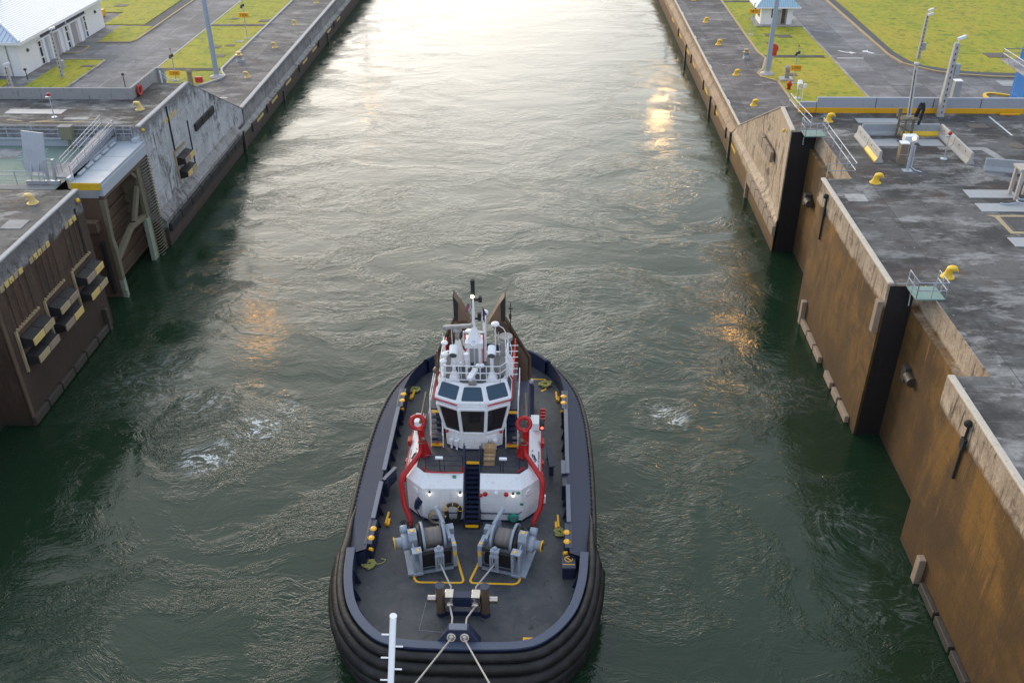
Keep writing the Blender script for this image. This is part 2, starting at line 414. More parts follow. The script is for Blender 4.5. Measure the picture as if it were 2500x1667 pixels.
WATER = water_mat()
DECK = slab("stained dark deck concrete", (.118, .115, .112), (.036, .034, .033), (.30, .295, .285), (.072, .042, .031), (7.3, 12.0), jx0=2.4, jy0=3.0)
QUAY = slab("worn quay paving", (.165, .160, .160), (.085, .082, .083), (.28, .275, .27), (.12, .10, .088), (4.4, 7.0), jx0=1.0, jy0=.7)
ROAD = slab("grey road concrete", (.19, .19, .20), (.145, .145, .15), (.27, .27, .275), (.12, .118, .115), (4.0, 6.0), jx0=2.3, jy0=1.0)
PATH = slab("footpath concrete", (.23, .225, .22), (.17, .165, .16), (.32, .315, .31), (.14, .13, .12), (3.0, 3.0))
DARKC = slab("dark damp concrete", (.075, .073, .072), (.05, .048, .047), (.14, .14, .138), (.05, .043, .038))
PALEC = slab("pale concrete", (.36, .35, .335), (.27, .26, .25), (.48, .47, .45), (.22, .20, .17))
GRASS = grassm("yellowing grass")
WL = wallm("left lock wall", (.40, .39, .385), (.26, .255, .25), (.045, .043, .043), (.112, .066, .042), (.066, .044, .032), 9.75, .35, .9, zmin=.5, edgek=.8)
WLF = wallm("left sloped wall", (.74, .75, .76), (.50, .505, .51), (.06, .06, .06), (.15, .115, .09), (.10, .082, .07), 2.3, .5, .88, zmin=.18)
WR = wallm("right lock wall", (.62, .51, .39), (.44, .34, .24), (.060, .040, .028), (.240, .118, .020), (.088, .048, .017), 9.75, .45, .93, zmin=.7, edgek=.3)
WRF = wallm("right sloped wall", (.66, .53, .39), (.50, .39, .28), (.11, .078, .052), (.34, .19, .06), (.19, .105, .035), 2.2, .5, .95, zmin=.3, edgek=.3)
WQL = wallm("left far quay wall", (.42, .41, .40), (.24, .235, .23), (.05, .048, .046), (.15, .105, .075), (.105, .078, .062), 1.75, .3, .8, top=4.4)
WQR = wallm("right far quay wall", (.52, .38, .25), (.36, .25, .16), (.10, .07, .045), (.31, .175, .06), (.19, .105, .04), 1.75, .3, .8, top=4.4)
COPE = paint("worn coping concrete", (.42, .41, .40), .8, 0, .5, (.12, .11, .10), 1.2, .6, .01)
COPER = paint("warm coping concrete", (.52, .46, .38), .8, 0, .5, (.2, .15, .10), 1.2, .6, .01)
YEL = paint("yellow paint", (.80, .50, .03), .5, 0, .3, (.25, .12, .03), 2.5, .4)
YELP = paint("bleached yellow paint", (.66, .48, .17), .55, 0, .3, (.25, .14, .05), 2.5, .45)
YELK = paint("scuffed yellow kerb paint", (.40, .31, .18), .8, 0, .4, (.12, .10, .08), 1.4, .8)
ORA = paint("orange yellow paint", (.80, .40, .012), .45, 0, .2, (.2, .08, .02), 2.0, .3)
WHITE = paint("white paint", (.78, .79, .80), .42, 0, .15, (.30, .26, .22), .9, .22)
WHITEM = paint("worn white marking", (.66, .66, .65), .7, 0, .4, (.16, .16, .16), 1.5, .6)
BLACKR = paint("black rubber", (.018, .018, .019), .62, 0, .5, (.06, .055, .05), 2.0, .5)
WETB = paint("dark wet rubber", (.055, .047, .040), .5, 0, .5, (.02, .018, .015), 2.0, .5)
TAN = paint("tan weathered pad", (.30, .23, .17), .7, 0, .4, (.08, .06, .045), 2.0, .6)
GALV = paint("galvanised steel", (.48, .51, .55), .42, .35, .3, (.2, .18, .16), 2.0, .3)
STEELB = paint("pale blue grey steel", (.42, .46, .50), .5, 0, .3, (.15, .10, .07), 1.2, .4)
PLATE = paint("grey cover plate", (.36, .37, .38), .6, .1, .3, (.18, .17, .16), .9, .4)
RUSTY = paint("rusted gate steel", (.115, .074, .048), .75, .0, .5, (.035, .026, .02), 1.2, .75, .02)
RUSTG = paint("algae streaked steel", (.165, .145, .095), .7, 0, .6, (.055, .042, .025), 1.8, .85, .02)
ALGAE = paint("pale algae coated steel", (.27, .31, .23), .6, 0, .5, (.10, .10, .05), 1.5, .7, .02)
GREEN = paint("faded green deck paint", (.17, .235, .20), .7, 0, .4, (.09, .10, .09), .5, .5)
DARK = paint("dark recess", (.02, .02, .02), .8)
ASPH = paint("asphalt sidewalk", (.085, .085, .088), .9, 0, .4, (.04, .04, .04), .8, .5)
def lampm(name, col, s): q = Mt(name); return q.done(col, .3, 0, None, None, col, s)
LAMP = lampm("lit lamp amber", (1.0, .46, .08), 130.0)
LAMPN = lampm("lit lamp orange", (1.0, .46, .08), 65.0)
LAMPP = lampm("lit lamp pale", (1.0, .60, .20), 170.0)
LAMPD = lampm("dim lamp amber", (1.0, .55, .16), 35.0)

# ------------------------------------------------------------------ water and ground
G, T = 3.9, 11.3
mb = MB(); mb.face([(-140, -30, 0), (140, -30, 0), (140, 420, 0), (-140, 420, 0)])
tag(mb.build("water", WATER), "green rippled water of the lock chamber", "water", None, 'structure')

sheet("ground_left", rect(-220, -36.0, 84.6, 420), G, ROAD, label="grey concrete road and yard beside the left quay", cat="ground")
sheet("ground_right", rect(22.6, 220, 82.2, 420), G, ROAD, label="grey concrete road and yard beside the right quay", cat="ground")
kerbL = [(-34.9, 85), (-34.9, 420), (-41.75, 420), (-41.75, 120.6), (-41.2, 119.0), (-40.4, 117.6), (-40.6, 116.3), (-42.2, 113.6), (-44, 111.8), (-44, 85)]
sheet("quay_pavement_left", kerbL, G + .012, QUAY, label="worn dark paving along the left quay edge", cat="pavement")
kerbR = [(21.5, 84), (28.85, 84), (28.85, 116.0), (27.2, 118.0), (27.0, 119.7), (27.9, 121.3), (29.3, 126.6), (28.85, 129.7), (28.85, 420), (21.5, 420)]
sheet("quay_pavement_right", kerbR, G + .012, QUAY, label="worn dark paving along the right quay edge", cat="pavement")

def lawn(name, poly, label, h=.10):
    mb = MB(); mb.prism(poly, G - .05, G + h)
    return tag(mb.build(name, GRASS), label, "grass", None, 'stuff')
gl = [(-41.95, 420), (-50.35, 420), (-50.35, 95), (-44, 95), (-44, 111.7), (-42.4, 113.7), (-40.75, 116.3), (-40.6, 117.6), (-41.4, 119.1), (-41.95, 120.7)]
lawn("grass", gl, "grass strip between the left quay paving and the left road")
lawn("grass", rect(-64.0, -58.65, 112.4, 124.6), "small grass plot in front of the white building below its near end")
lawn("grass", [(-63.6, 134.0), (-58.7, 134.0), (-58.45, 135.2), (-58.9, 142.9), (-63.9, 142.9)], "small grass plot in front of the far end of the white building")
lawn("grass", [(-66.9, 143.9), (-60.6, 143.9), (-60.6, 420), (-200, 420), (-200, 152), (-66.9, 152)], "large lawn behind the far end of the white building")
lawn("grass", rect(-80, -66.8, 100, 115.4), "grass corner at the left edge beside the grey cabinet")
gr = [(29.05, 90), (38.15, 90), (38.15, 420), (29.05, 420), (29.05, 129.8), (29.5, 126.6), (28.1, 121.2), (27.2, 119.7), (27.4, 118.1), (29.05, 116.2)]
lawn("grass", gr, "grass strip between the right quay paving and the right road")
outer = [(47.6, 420), (47.5, 151), (47.35, 140), (47.25, 130.2), (47.9, 125.6), (49.1, 123.3), (52.0, 121.4), (55.2, 120.4), (59.2, 120.1), (90, 120.1), (220, 120.1), (220, 420)]
lawn("grass", outer, "wide lawn beyond the curving road on the right")
inner = [(46.05, 420), (46.1, 141), (46.1, 128.5), (46.65, 124.4), (47.75, 122.8), (49.8, 120.6), (52.4, 119.3), (56.2, 118.4), (59, 118.2), (220, 118.2)]
mb = MB(); mb.prism(inner + [(220, 120.1)] + outer[:-2][::-1], G - .04, G + .11)
tag(mb.build("sidewalk", ASPH), "dark sidewalk curving along the wide lawn", "sidewalk", None, 'structure')
sheet("sidewalk_left", rect(-60.6, -58.5, 143.2, 420), G + .02, ASPH, label="dark footpath strip along the left road", cat="sidewalk")
def kerb(name, pts, mat, label, w=.26, h=.17):
    mb = MB(); P = [Vector((p[0], p[1], 0)) for p in pts]
    L = []; Rr = []
    for i, p in enumerate(P):
        d = (P[min(i + 1, len(P) - 1)] - P[max(i - 1, 0)]).normalized(); nn = Vector((-d.y, d.x, 0)) * w / 2
        L.append(p + nn); Rr.append(p - nn)
    for i in range(len(P) - 1):
        a, b, c, d = L[i], L[i + 1], Rr[i + 1], Rr[i]
        mb.add([(v.x, v.y, z) for z in (G - .02, G + h) for v in (a, b, c, d)], [(3, 2, 1, 0), (4, 5, 6, 7), (0, 1, 5, 4), (1, 2, 6, 5), (2, 3, 7, 6), (3, 0, 4, 7)])
    return tag(mb.build(name, mat), label, "kerb", None, 'structure')
kerb("kerb", gl[4:][0:] and [(-44, 111.75), (-42.3, 113.65), (-40.68, 116.3), (-40.5, 117.6), (-41.3, 119.05), (-41.85, 120.7), (-41.85, 419)], COPE, "grey kerb between left quay paving and grass")
kerb("kerb", [(28.95, 90), (28.95, 116.1), (27.3, 118.05), (27.1, 119.7), (28.0, 121.25), (29.4, 126.6), (28.95, 129.75), (28.95, 419)], YELK, "yellowish kerb between right quay paving and grass")
kerb("kerb", [(-50.4, 95), (-50.4, 419)], COPE, "grey kerb between left road and grass strip", .2, .13)
kerb("kerb", [(38.2, 90), (38.2, 419)], PALEC, "pale kerb between the right road and grass strip", .3, .12)
kerb("kerb", inner, YELK, "yellow painted kerb curving along the right road", .3, .2)
kerb("kerb", [(-58.45, 419), (-58.45, 134.9), (-58.9, 133.85), (-63.7, 133.8)], YELK, "yellow painted kerb beside the far grass plot on the left", .24)
kerb("kerb", [(-58.55, 112.4), (-58.55, 124.0), (-59.2, 124.75), (-64.2, 124.75)], PALEC, "pale kerb around the near grass plot on the left", .22)
sheet("footpath", rect(-66.1, -64.1, 110, 124.9), G + .016, PATH, label="grey footpath along the near half of the white building", cat="footpath")
sheet("footpath", rect(-66.1, -63.95, 133.9, 143.4), G + .016, PATH, label="grey footpath along the far half of the white building", cat="footpath")
sheet("footpath", rect(-66.8, -58.7, 143.2, 143.75), G + .018, PATH, label="narrow path across the lawn at the far corner of the white building", cat="footpath")
kerb("kerb", [(-66, 128.0), (-64.2, 128.0), (-63.7, 128.9), (-63.75, 131.4), (-66.0, 131.7)], YELK, "yellow kerb around the little island by the building doors", .16, .14)
for x0, x1, y, lb in ((-50.3, -41.9, 120.2, "near"), (-50.3, -41.9, 143.6, "far")):
    mb = MB(); mb.box(x0, x1, y - .55, y + .55, G + .06, G + .135)
    tag(mb.build("drain_channel", DARKC), "dark drain channel crossing the left grass strip, the %s one" % lb, "drain", None, 'structure')
for x0, x1, y, lb in ((29.4, 37.3, 127.4, "near"), (29.1, 38, 160.2, "far")):
    mb = MB(); mb.box(x0, x1, y - .55, y + .55, G + .06, G + .135)
    tag(mb.build("drain_channel", DARKC), "dark drain channel crossing the right grass strip, the %s one" % lb, "drain", None, 'structure')
# painted lines on the roads
def mark(polys, label, mat=WHITEM, z=G + .03, name="road_marking"):
    mb = MB()
    for poly in polys:
        n = len(poly); a = sum(poly[i][0] * poly[(i + 1) % n][1] - poly[(i + 1) % n][0] * poly[i][1] for i in range(n))
        mb.face([(p[0], p[1], z) for p in (poly if a > 0 else poly[::-1])])
    return tag(mb.build(name, mat), label, "marking", None, 'structure')
mark([rect(-54.82, -54.68, y, y + 3.6) for y in (112.6, 121.0, 129.9, 138.5, 146.6, 155, 163, 171)], "faded white dashes down the left road", paint("faded road line", (.34, .34, .34), .8, 0, .3, (.16, .16, .16), 2, .8))
mark([rect(38.9, 42.4, 126.8, 127.1)], "white stop line across the right road")
mark([[(39.9, 130.7), (40.6, 129.75), (41.3, 129.5), (41.3, 129.1), (42.2, 129.6), (41.4, 130.2), (41.35, 129.85), (40.8, 130.05), (40.2, 130.8)]], "white turn arrow on the right road")
mark([[(43.2, 130.6), (44.1, 130.9), (43.95, 130.3), (44.6, 129.4), (44.2, 129.2), (43.6, 130.0), (43.2, 129.9)]], "white straight arrow on the right road")
mark([rect(55.7, 58.6, 115.0 + i * .55, 115.25 + i * .55) for i in range(4)], "white crosswalk bars beside the blue tower")
kerb("kerb", spline([(55.2, 110.6), (53.2, 111.6), (52.1, 111.2), (51.9, 109.6), (52.5, 107.5), (54, 106)], 5), YEL, "bright yellow kerb around the foot of the blue tower", .35, .2)
mark([rect(-34.73 - .28, -34.73 + .05, y - .75, y + .75) for y in (108.7, 121.3, 135.7, 150.5, 165)], "white rectangles along the left quay edge", z=G + .095)
mark([rect(21.3 - .02, 21.3 + .38, y - .75, y + .75) for y in (108.3, 122.9, 137.7, 152.5, 167)], "white rectangles along the right quay edge", z=G + .03)
mark([rect(-40.6, -37.6, 108.6, 108.85)], "white line across the left quay paving")

# ------------------------------------------------------------------ lock walls
def coping(pts, w, h, mat, wall, z=None):
    """rounded coping strip along an edge; pts (x, y, z)"""
    mb = MB(); P = [Vector(p) for p in pts]
    for a, b in zip(P[:-1], P[1:]):
        d = b - a; L = d.length; d.normalize(); sx = Vector((d.y, -d.x, 0)).normalized(); up = sx.cross(d)
        mb.obox((a + b) / 2, (w, L, h), Matrix((sx, d, up)).transposed())
    return mb.build("coping", mat, wall, bevel=.05)

# left near block
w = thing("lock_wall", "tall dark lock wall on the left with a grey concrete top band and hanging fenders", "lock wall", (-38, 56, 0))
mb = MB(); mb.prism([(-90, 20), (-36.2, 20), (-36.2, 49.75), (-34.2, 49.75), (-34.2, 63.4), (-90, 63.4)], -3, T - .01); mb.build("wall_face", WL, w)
mb = MB(); mb.face([(x, y, T) for x, y in ((-90, 20), (-36.2, 20), (-36.2, 49.75), (-34.3, 49.75), (-34.3, 63.4), (-90, 63.4))]); mb.build("deck", DECK, w)
coping([(-34.38, 49.75, T + .03), (-34.38, 63.45, T + .03)], .36, .16, COPE, w)
mb = MB(); mb.box(-34.25, -34.08, 49.75, 50.05, -2, 10.9); mb.build("corner_strip", RUSTY, w)
mb = MB(); mb.box(-34.25, -34.14, 62.0, 62.22, 6.3, 10.4); mb.build("groove_strip", DARK, w)
mb = MB(); mb.lathe([(0, 0), (.17, .0), (.19, .1), (.1, .2), (0, .22)], (-34.2, 62.8, 10.75), (1, 0, 0)); mb.build("mooring_knob", YEL, w)
# left far block with sloped wing
w = thing("lock_wall", "pale streaked lock wall on the left with a sloped wing running down to the low quay", "lock wall", (-38, 85, 0))
mb = MB(); mb.prism([(-90, 77.2), (-34.85, 77.2), (-34.85, 90.0), (-38.2, 90.0), (-38.2, 85.0), (-90, 85.0)], -3, T - .01); mb.build("wall_face", WLF, w)
mb = MB(); mb.face([(x, y, T) for x, y in ((-90, 77.2), (-34.9, 77.2), (-34.9, 90.0), (-38.2, 90.0), (-38.2, 85.0), (-90, 85.0))]); mb.build("deck", DECK, w)
mb = MB(); mb.extrude([(-34.85, 90.0, -2), (-34.85, 104.9, -2), (-34.85, 104.9, 3.9), (-34.85, 98.6, 7.0), (-34.85, 90.0, 11.4)], (-.55, 0, 0)); mb.build("sloped_wing", WLF, w)
coping([(-34.95, 77.2, T + .03), (-34.95, 90.0, T + .03)], .4, .18, COPE, w)
coping([(-35.1, 90.0, 11.42), (-35.1, 98.6, 7.06), (-35.1, 104.9, 3.98)], .62, .10, COPE, w)
mb = MB(); mb.loft([[(-34.86, y, -3), (-34.2, y, -3), (-34.2, y, 2.45), (-34.86, y, 3.25)] for y in (77.2, 101.4)]); mb.build("lower_ledge", WQL, w)
mb = MB(); mb.cyl((-34.9, 77.6, 10.9), (-34.72, 77.6, 10.9), .1); mb.sphere((-34.7, 77.6, 10.9), .14); mb.build("marker_light", YEL, w)
mb = MB(); mb.box(-34.84, -34.74, 83.6, 83.75, 6.6, 11.0); mb.box(-34.84, -34.76, 88.0, 88.12, 3.3, 8.2); mb.build("groove_strip", DARK, w)
# far left quay wall
w = thing("lock_wall", "long low quay wall on the left side running away into the distance", "lock wall", (-35, 200, 0))
mb = MB(); mb.box(-36.1, -34.75, 105.0, 420, -3, G - .01); mb.build("wall_face", WQL, w)
mb = MB(); mb.box(-36.1, -34.9, 85.0, 105.0, -3, G - .012); mb.build("back_wall", WQL, w)
mb = MB(); mb.loft([[(-34.76, y, -3), (-34.2, y, -3), (-34.2, y, 1.75), (-34.76, y, 2.05)] for y in (102.0, 420)]); mb.build("lower_ledge", WQL, w)
coping([(-34.95, 104.9, G + .04), (-34.95, 420, G + .04)], .48, .2, COPE, w)
# right near blocks
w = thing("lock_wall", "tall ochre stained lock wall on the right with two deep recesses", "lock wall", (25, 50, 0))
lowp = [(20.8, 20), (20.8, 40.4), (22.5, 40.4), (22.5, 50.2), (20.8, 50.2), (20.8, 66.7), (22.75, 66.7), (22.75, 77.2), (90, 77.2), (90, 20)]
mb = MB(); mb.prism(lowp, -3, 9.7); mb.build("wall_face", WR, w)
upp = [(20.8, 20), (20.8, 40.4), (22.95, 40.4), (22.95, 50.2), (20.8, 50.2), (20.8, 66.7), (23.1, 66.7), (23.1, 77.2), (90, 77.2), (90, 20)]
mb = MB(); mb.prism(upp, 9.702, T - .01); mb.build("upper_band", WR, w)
mb = MB(); mb.face([(x, y, T) for x, y in [(90, 20), (90, 77.2)] + [(a + .06, b) for a, b in upp[7::-1]]]); mb.build("deck", DECK, w)
NEARBLACK = wallm("near black recess face", (.030, .027, .026), (.018, .017, .017), (.012, .012, .012), (.016, .015, .015), (.026, .018, .016), 9.0, 1.0, .6, (.01, .01, .01))  # near-black finish for thin panels laid over the recess side faces
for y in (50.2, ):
    mb = MB(); mb.box(20.95, 22.49, y - .012, y, -3, T - .12); mb.build("recess_face", NEARBLACK, w)
for y0, y1 in ((20, 40.4), (50.2, 66.7)): coping([(20.98, y0, T + .03), (20.98, y1, T + .03)], .36, .16, COPER, w)
for y, z0, z1 in ((64.2, 7.5, 10.95), (36.9, 7.5, 10.9)):
    mb = MB(); mb.cyl((20.72, y, z0), (20.72, y, z1), .07, n=8); mb.box(20.62, 20.82, y - .18, y + .18, z1 - 1.5, z1 - .9); mb.sphere((20.65, y, z1), .2); mb.build("steel_rod", DARK, w)
for y, z in ((48.4, 6.2), (74.6, 6.3)):
    mb = MB(); mb.cyl((22.35, y - 1.2, z), (22.35, y - .4, z), .32); mb.box(22.15, 22.8, y - .4, y + .2, z - .5, z + .5); mb.build("guide_roller", WETB, w)
# right far block with splayed wing
w = thing("lock_wall", "sunlit tan lock wall on the right with a sloped wing and three small pads", "lock wall", (22, 85, 0))
mb = MB(); mb.prism([(20.9, 77.2), (21.35, 83.4), (90, 83.4), (90, 77.2)], -3, T - .01); mb.build("wall_face", WRF, w)
mb = MB(); mb.face([(x, y, T) for x, y in ((20.96, 77.2), (90, 77.2), (90, 83.4), (21.4, 83.4))]); mb.build("deck", DECK, w)
mb = MB(); mb.loft([[(21.35, 83.4, -2), (21.35, 83.4, T), (21.95, 83.4, T), (21.95, 83.4, -2)], [(21.1, 99.6, -2), (21.1, 99.6, 3.95), (21.7, 99.6, 3.95), (21.7, 99.6, -2)]]); mb.build("sloped_wing", WRF, w)
coping([(21.08, 77.2, T + .03), (21.5, 83.4, T + .03)], .38, .16, COPER, w)
coping([(21.6, 83.4, T + .05), (21.36, 99.6, 4.0)], .66, .10, COPER, w)
mb = MB(); mb.loft([[(21.4, y, -3), (20.8, y, -3), (20.8, y, 2.9), (21.4, y, 3.6)] for y in (77.2, 100.4)]); mb.build("lower_ledge", WRF, w)
mb = MB(); mb.box(21.0, 23.09, 77.186, 77.198, -3, T - .1); mb.build("recess_face", NEARBLACK, w)
mb = MB(); mb.cyl((20.9, 79.0, 10.7), (20.8, 79.0, 10.7), .1); mb.sphere((20.78, 79.0, 10.7), .16); mb.build("marker_light", YEL, w)
w = thing("lock_wall", "long low tan quay wall on the right side running away into the distance", "lock wall", (21, 200, 0))
mb = MB(); mb.box(21.35, 22.7, 99.6, 420, -3, G - .01); mb.build("wall_face", WQR, w)
mb = MB(); mb.box(21.9, 22.7, 83.4, 99.6, -3, G - .012); mb.build("back_wall", WQR, w)
mb = MB(); mb.loft([[(21.36, y, -3), (20.8, y, -3), (20.8, y, 2.5), (21.36, y, 3.1)] for y in (101.4, 420)]); mb.build("lower_ledge", WQR, w)
coping([(21.42, 99.7, G + .03), (21.42, 420, G + .03)], .28, .16, COPER, w)

# ------------------------------------------------------------------ parapets and barriers
PARA = paint("stained parapet concrete", (.30, .29, .28), .85, 0, .5, (.06, .058, .056), .8, .85, .02)
w = thing("parapet_wall", "stained grey parapet wall along the back of the left platform", "wall", (-45, 84.9, T))
mb = MB(); mb.box(-90, -38.2, 84.75, 85.0, T - .3, 12.36); mb.build("wall_panel", PARA, w, .03)
mb = MB(); mb.box(-38.45, -38.2, 85.0, 91.4, 3.9, 12.36); mb.box(-38.45, -37.5, 91.4, 91.65, 3.9, 12.36); mb.build("side_panel", PARA, w, .03)
w = thing("barrier_wall", "grey concrete barrier with a yellow base along the back of the right platform", "barrier", (33, 82, T))
for x0, x1, zt in ((22.6, 24.05, 12.25), (24.1, 90, 12.66)):
    mb = MB(); mb.box(x0, x1, 82.0, 82.3, T + .4, zt); mb.build("wall_panel", paint("smooth grey barrier %g" % x0, (.34, .36, .39), .75, 0, .35, (.15, .15, .15), .7, .4), w, .02)
    mb = MB(); mb.box(x0, x1, 81.94, 82.35, T, T + .46); mb.build("base", ORA, w, .02)
mb = MB()
for x in (29.2, 34.2, 38.3, 42.8, 47): mb.box(x, x + .04, 81.97, 82.05, T + .47, 12.6)
mb.build("joint", DARKC, w)

# ------------------------------------------------------------------ yellow mooring bollards (horn shaped)
def bollard_mesh():
    mb = MB()
    K = .68
    # base plate, swept trunk and a nose pointing away from the water (local -x is water side, +x nose)
    mb.lathe([(.0, 0), (.62, 0), (.62, .05), (.50, .09), (0, .09)], n=20)
    rings = []
    for z, cx, rx, ry in ((.05, -.05, .52, .50), (.2, -.05, .42, .40), (.45, 0, .33, .33), (.68, .04, .31, .33), (.85, .12, .36, .38), (.98, .22, .42, .40), (1.08, .30, .34, .34), (1.13, .30, .15, .18)):
        rings.append([(cx + rx * math.cos(a), ry * math.sin(a), z) for a in [2 * math.pi * i / 16 for i in range(16)]])
    mb.loft(rings, True, True, True)
    nose = []
    for t, z, r in ((0, .93, .26), (.25, .95, .25), (.45, .88, .21), (.58, .76, .15), (.62, .70, .06)):
        nose.append([(.15 + t, r * math.cos(a), z + r * .8 * math.sin(a)) for a in [2 * math.pi * i / 12 for i in range(12)]])
    mb.loft(nose, True, True, True)
    mb.v = [(x * K, y * K, z * K) for x, y, z in mb.v]
    return mb
BOL = bollard_mesh().build("mooring_bollard", YEL, local=True)
BOL2 = BOL.copy(); BOL2.data = BOL.data.copy(); COL.objects.link(BOL2); BOL2.data.materials[0] = YELP
bspots = [  # x, y, z, facing nose (rz), bleached, label
    (-37.5, 117.2, G, math.pi, 1, "pale yellow horn bollard on the left quay near the tall light mast"),
    (-37.5, 131.4, G, math.pi, 1, "pale yellow horn bollard on the left quay, second beyond the sloped wall"),
    (-37.6, 144.3, G, math.pi, 1, "pale yellow horn bollard on the left quay, level with the far drain"),
    (-37.6, 159.1, G, math.pi, 1, "pale yellow horn bollard at the top of the picture on the left quay"),
    (-36.5, 81.9, T, math.pi, 1, "yellow horn bollard on the left platform above the sloped wall"),
    (-36.45, 61.0, T, math.pi, 1, "yellow horn bollard on the left platform above the hanging fenders"),
    (24.2, 106.9, G, 0, 0, "yellow horn bollard on the right quay just behind the sloped wing"),
    (24.2, 119.0, G, 0, 0, "yellow horn bollard on the right quay opposite the tall light mast"),
    (24.25, 133.6, G, 0, 0, "yellow horn bollard on the right quay between the capstan and the kiosk"),
    (24.3, 146.6, G, 0, 0, "yellow horn bollard on the right quay level with the white kiosk"),
    (24.5, 161.5, G, 0, 0, "yellow horn bollard at the top of the picture on the right quay"),
    (24.65, 79.7, T, 0, 0, "bright yellow horn bollard on the right platform beside the grey barrier"),
    (24.65, 66.0, T, 0, 0, "bright yellow horn bollard on the right platform near the handrail corner"),
    (24.65, 51.2, T, 0, 0, "bright yellow horn bollard beside the small green cage platform"),
]
first = {}
for x, y, z, rz, bl, lb in bspots:
    src = BOL2 if bl else BOL
    o = src if bl not in first else copy_tree(src)
    first[bl] = 1
    o.location = (x, y, z); o.rotation_euler = (0, 0, rz + (0.35 if rz else -.35))
    tag(o, lb, "bollard", "yellow mooring bollards along the quays")
# capstans
for i, (x, y, lb) in enumerate(((-40.5, 124.4, "grey capstan with a yellow rim on the left quay kerb"), (26.8, 126.6, "grey capstan with a yellow rim on the right quay"))):
    t = thing("capstan", lb, "capstan", (x, y, G), "capstans on the quays")
    mb = MB(); mb.lathe([(0, 0), (.46, 0), (.46, .1), (.38, .15), (.34, .75), (.42, .82), (0, .82)], (x, y, G)); mb.build("drum", PLATE, t)
    mb = MB(); mb.lathe([(0, .82), (.5, .82), (.5, .88), (.22, .9), (.22, 1.1), (.36, 1.14), (.36, 1.24), (0, 1.26)], (x, y, G)); mb.build("cap", YELP if x < 0 else YELK, t)
    mb = MB(); mb.obox((x + (.5 if x < 0 else -.1), y - .5, G + .2), (.5, .4, .4)); mb.build("motor", PLATE, t, .04)

# ------------------------------------------------------------------ light masts with lit heads above the picture
def mast(x, y, lb, bright=1.0, h=30.0):
    t = thing("light_mast", lb, "light mast", (x, y, G), "tall light masts on the quays")
    mb = MB(); mb.cyl((x, y, G + .25), (x, y, G + h), .33, .16, 16); mb.build("pole", paint("blue grey mast %d" % x, (.36, .42, .50), .5, .2, .2), t)
    mb = MB(); mb.lathe([(0, 0), (.95, 0), (.9, .22), (.45, .3), (.4, .5), (0, .5)], (x, y, G), n=8); mb.build("base", COPE, t)
    mb = MB(); mb.torus((x, y, G + h), 1.5, .06, n=20)
    for i in range(4):
        a = i * math.pi / 2
        mb.cyl((x, y, G + h), (x + 1.5 * math.cos(a), y + 1.5 * math.sin(a), G + h), .05, n=6)
    mb.build("head_frame", GALV, t)
    for i in range(8):
        a = i * math.pi / 4 + .3
        mb = MB(); rot = Matrix.Rotation(a, 3, 'Z') @ Matrix.Rotation(.5, 3, 'Y')
        mb.obox((x + 1.6 * math.cos(a), y + 1.6 * math.sin(a), G + h - .25), (.55, .5, .28), rot); mb.build("floodlight", {1.0: LAMP, .5: LAMPN, 2.0: LAMPP}.get(bright, LAMPD), t)
mast(-41.3, 116.9, "tall blue grey light mast on the left grass strip", .5)
mast(28.15, 119.3, "tall blue grey light mast in the kerb bay on the right quay")
mast(-41.3, 220, "light mast far beyond the picture on the left quay, seen only by its reflection", .2)
mast(28.2, 220, "light mast far beyond the picture on the right quay, seen only by its reflection", 2.0, 31)

# ------------------------------------------------------------------ text
def text_mesh(txt, size, mat, name, parent, mw, ext=.004, shear=0.0):
    cu = bpy.data.curves.new(name, 'FONT'); cu.body = txt; cu.size = size; cu.align_x = 'CENTER'; cu.align_y = 'CENTER'; cu.extrude = ext; cu.shear = shear; cu.resolution_u = 3
    tmp = bpy.data.objects.new(name + "_curve", cu); COL.objects.link(tmp)
    dg = bpy.context.evaluated_depsgraph_get(); me = bpy.data.meshes.new_from_object(tmp.evaluated_get(dg))
    bpy.data.objects.remove(tmp)
    me.transform(mw); me.materials.clear(); me.materials.append(mat)
    ob = bpy.data.objects.new(name, me); COL.objects.link(ob); ob.parent = parent
    return ob
# ------------------------------------------------------------------ distance signs on posts
SIGNO = paint("orange sign face", (.90, .42, .02), .4, 0, .1, (.4, .2, .05), 1, .15)
INK = paint("dark sign lettering", (.10, .06, .01), .6, 0, .1)
def sign(x, y, txt, zs, ztop, lb, w_=1.4, h_=.62):
    t = thing("distance_sign", lb, "sign", (x, y, G), "orange distance signs on the quays")
    mb = MB(); mb.cyl((x, y, G + .1), (x, y, ztop), .07, .06, 10); mb.build("post", GALV, t)
    mb = MB(); mb.lathe([(0, 0), (.4, 0), (.36, .16), (.14, .22), (0, .22)], (x, y, G), n=10); mb.build("base", COPE, t)
    mb = MB(); mb.box(x - w_ / 2, x + w_ / 2, y - .2, y - .09, zs - h_ / 2, zs + h_ / 2); b = mb.build("board", SIGNO, t, .015)
    M_ = Matrix.Translation((0, -.205, zs - G)) @ Matrix.Rotation(math.pi / 2, 4, 'X')
    text_mesh(txt, .54, INK, "lettering", b, M_)
    mb = MB(); mb.obox((x, y - .05, ztop - .75), (.5, .16, .2)); mb.sphere((x - .2, y - .1, ztop - .95), .15); mb.sphere((x + .15, y - .1, ztop - .6), .13); mb.build("loudspeaker", DARKC, t)
    mb = MB(); mb.cyl((x, y, ztop), (x, y, ztop + .2), .08, n=8); mb.build("beacon", paint("red beacon", (.3, .03, .02)), t)
sign(-46.0, 115.4, "1300", 4.95, 7.8, "orange sign reading 1300 on the left grass behind the stone parapet")
sign(-42.6, 135.8, "1200", 7.3, 9.3, "orange sign reading 1200 on the left grass strip")
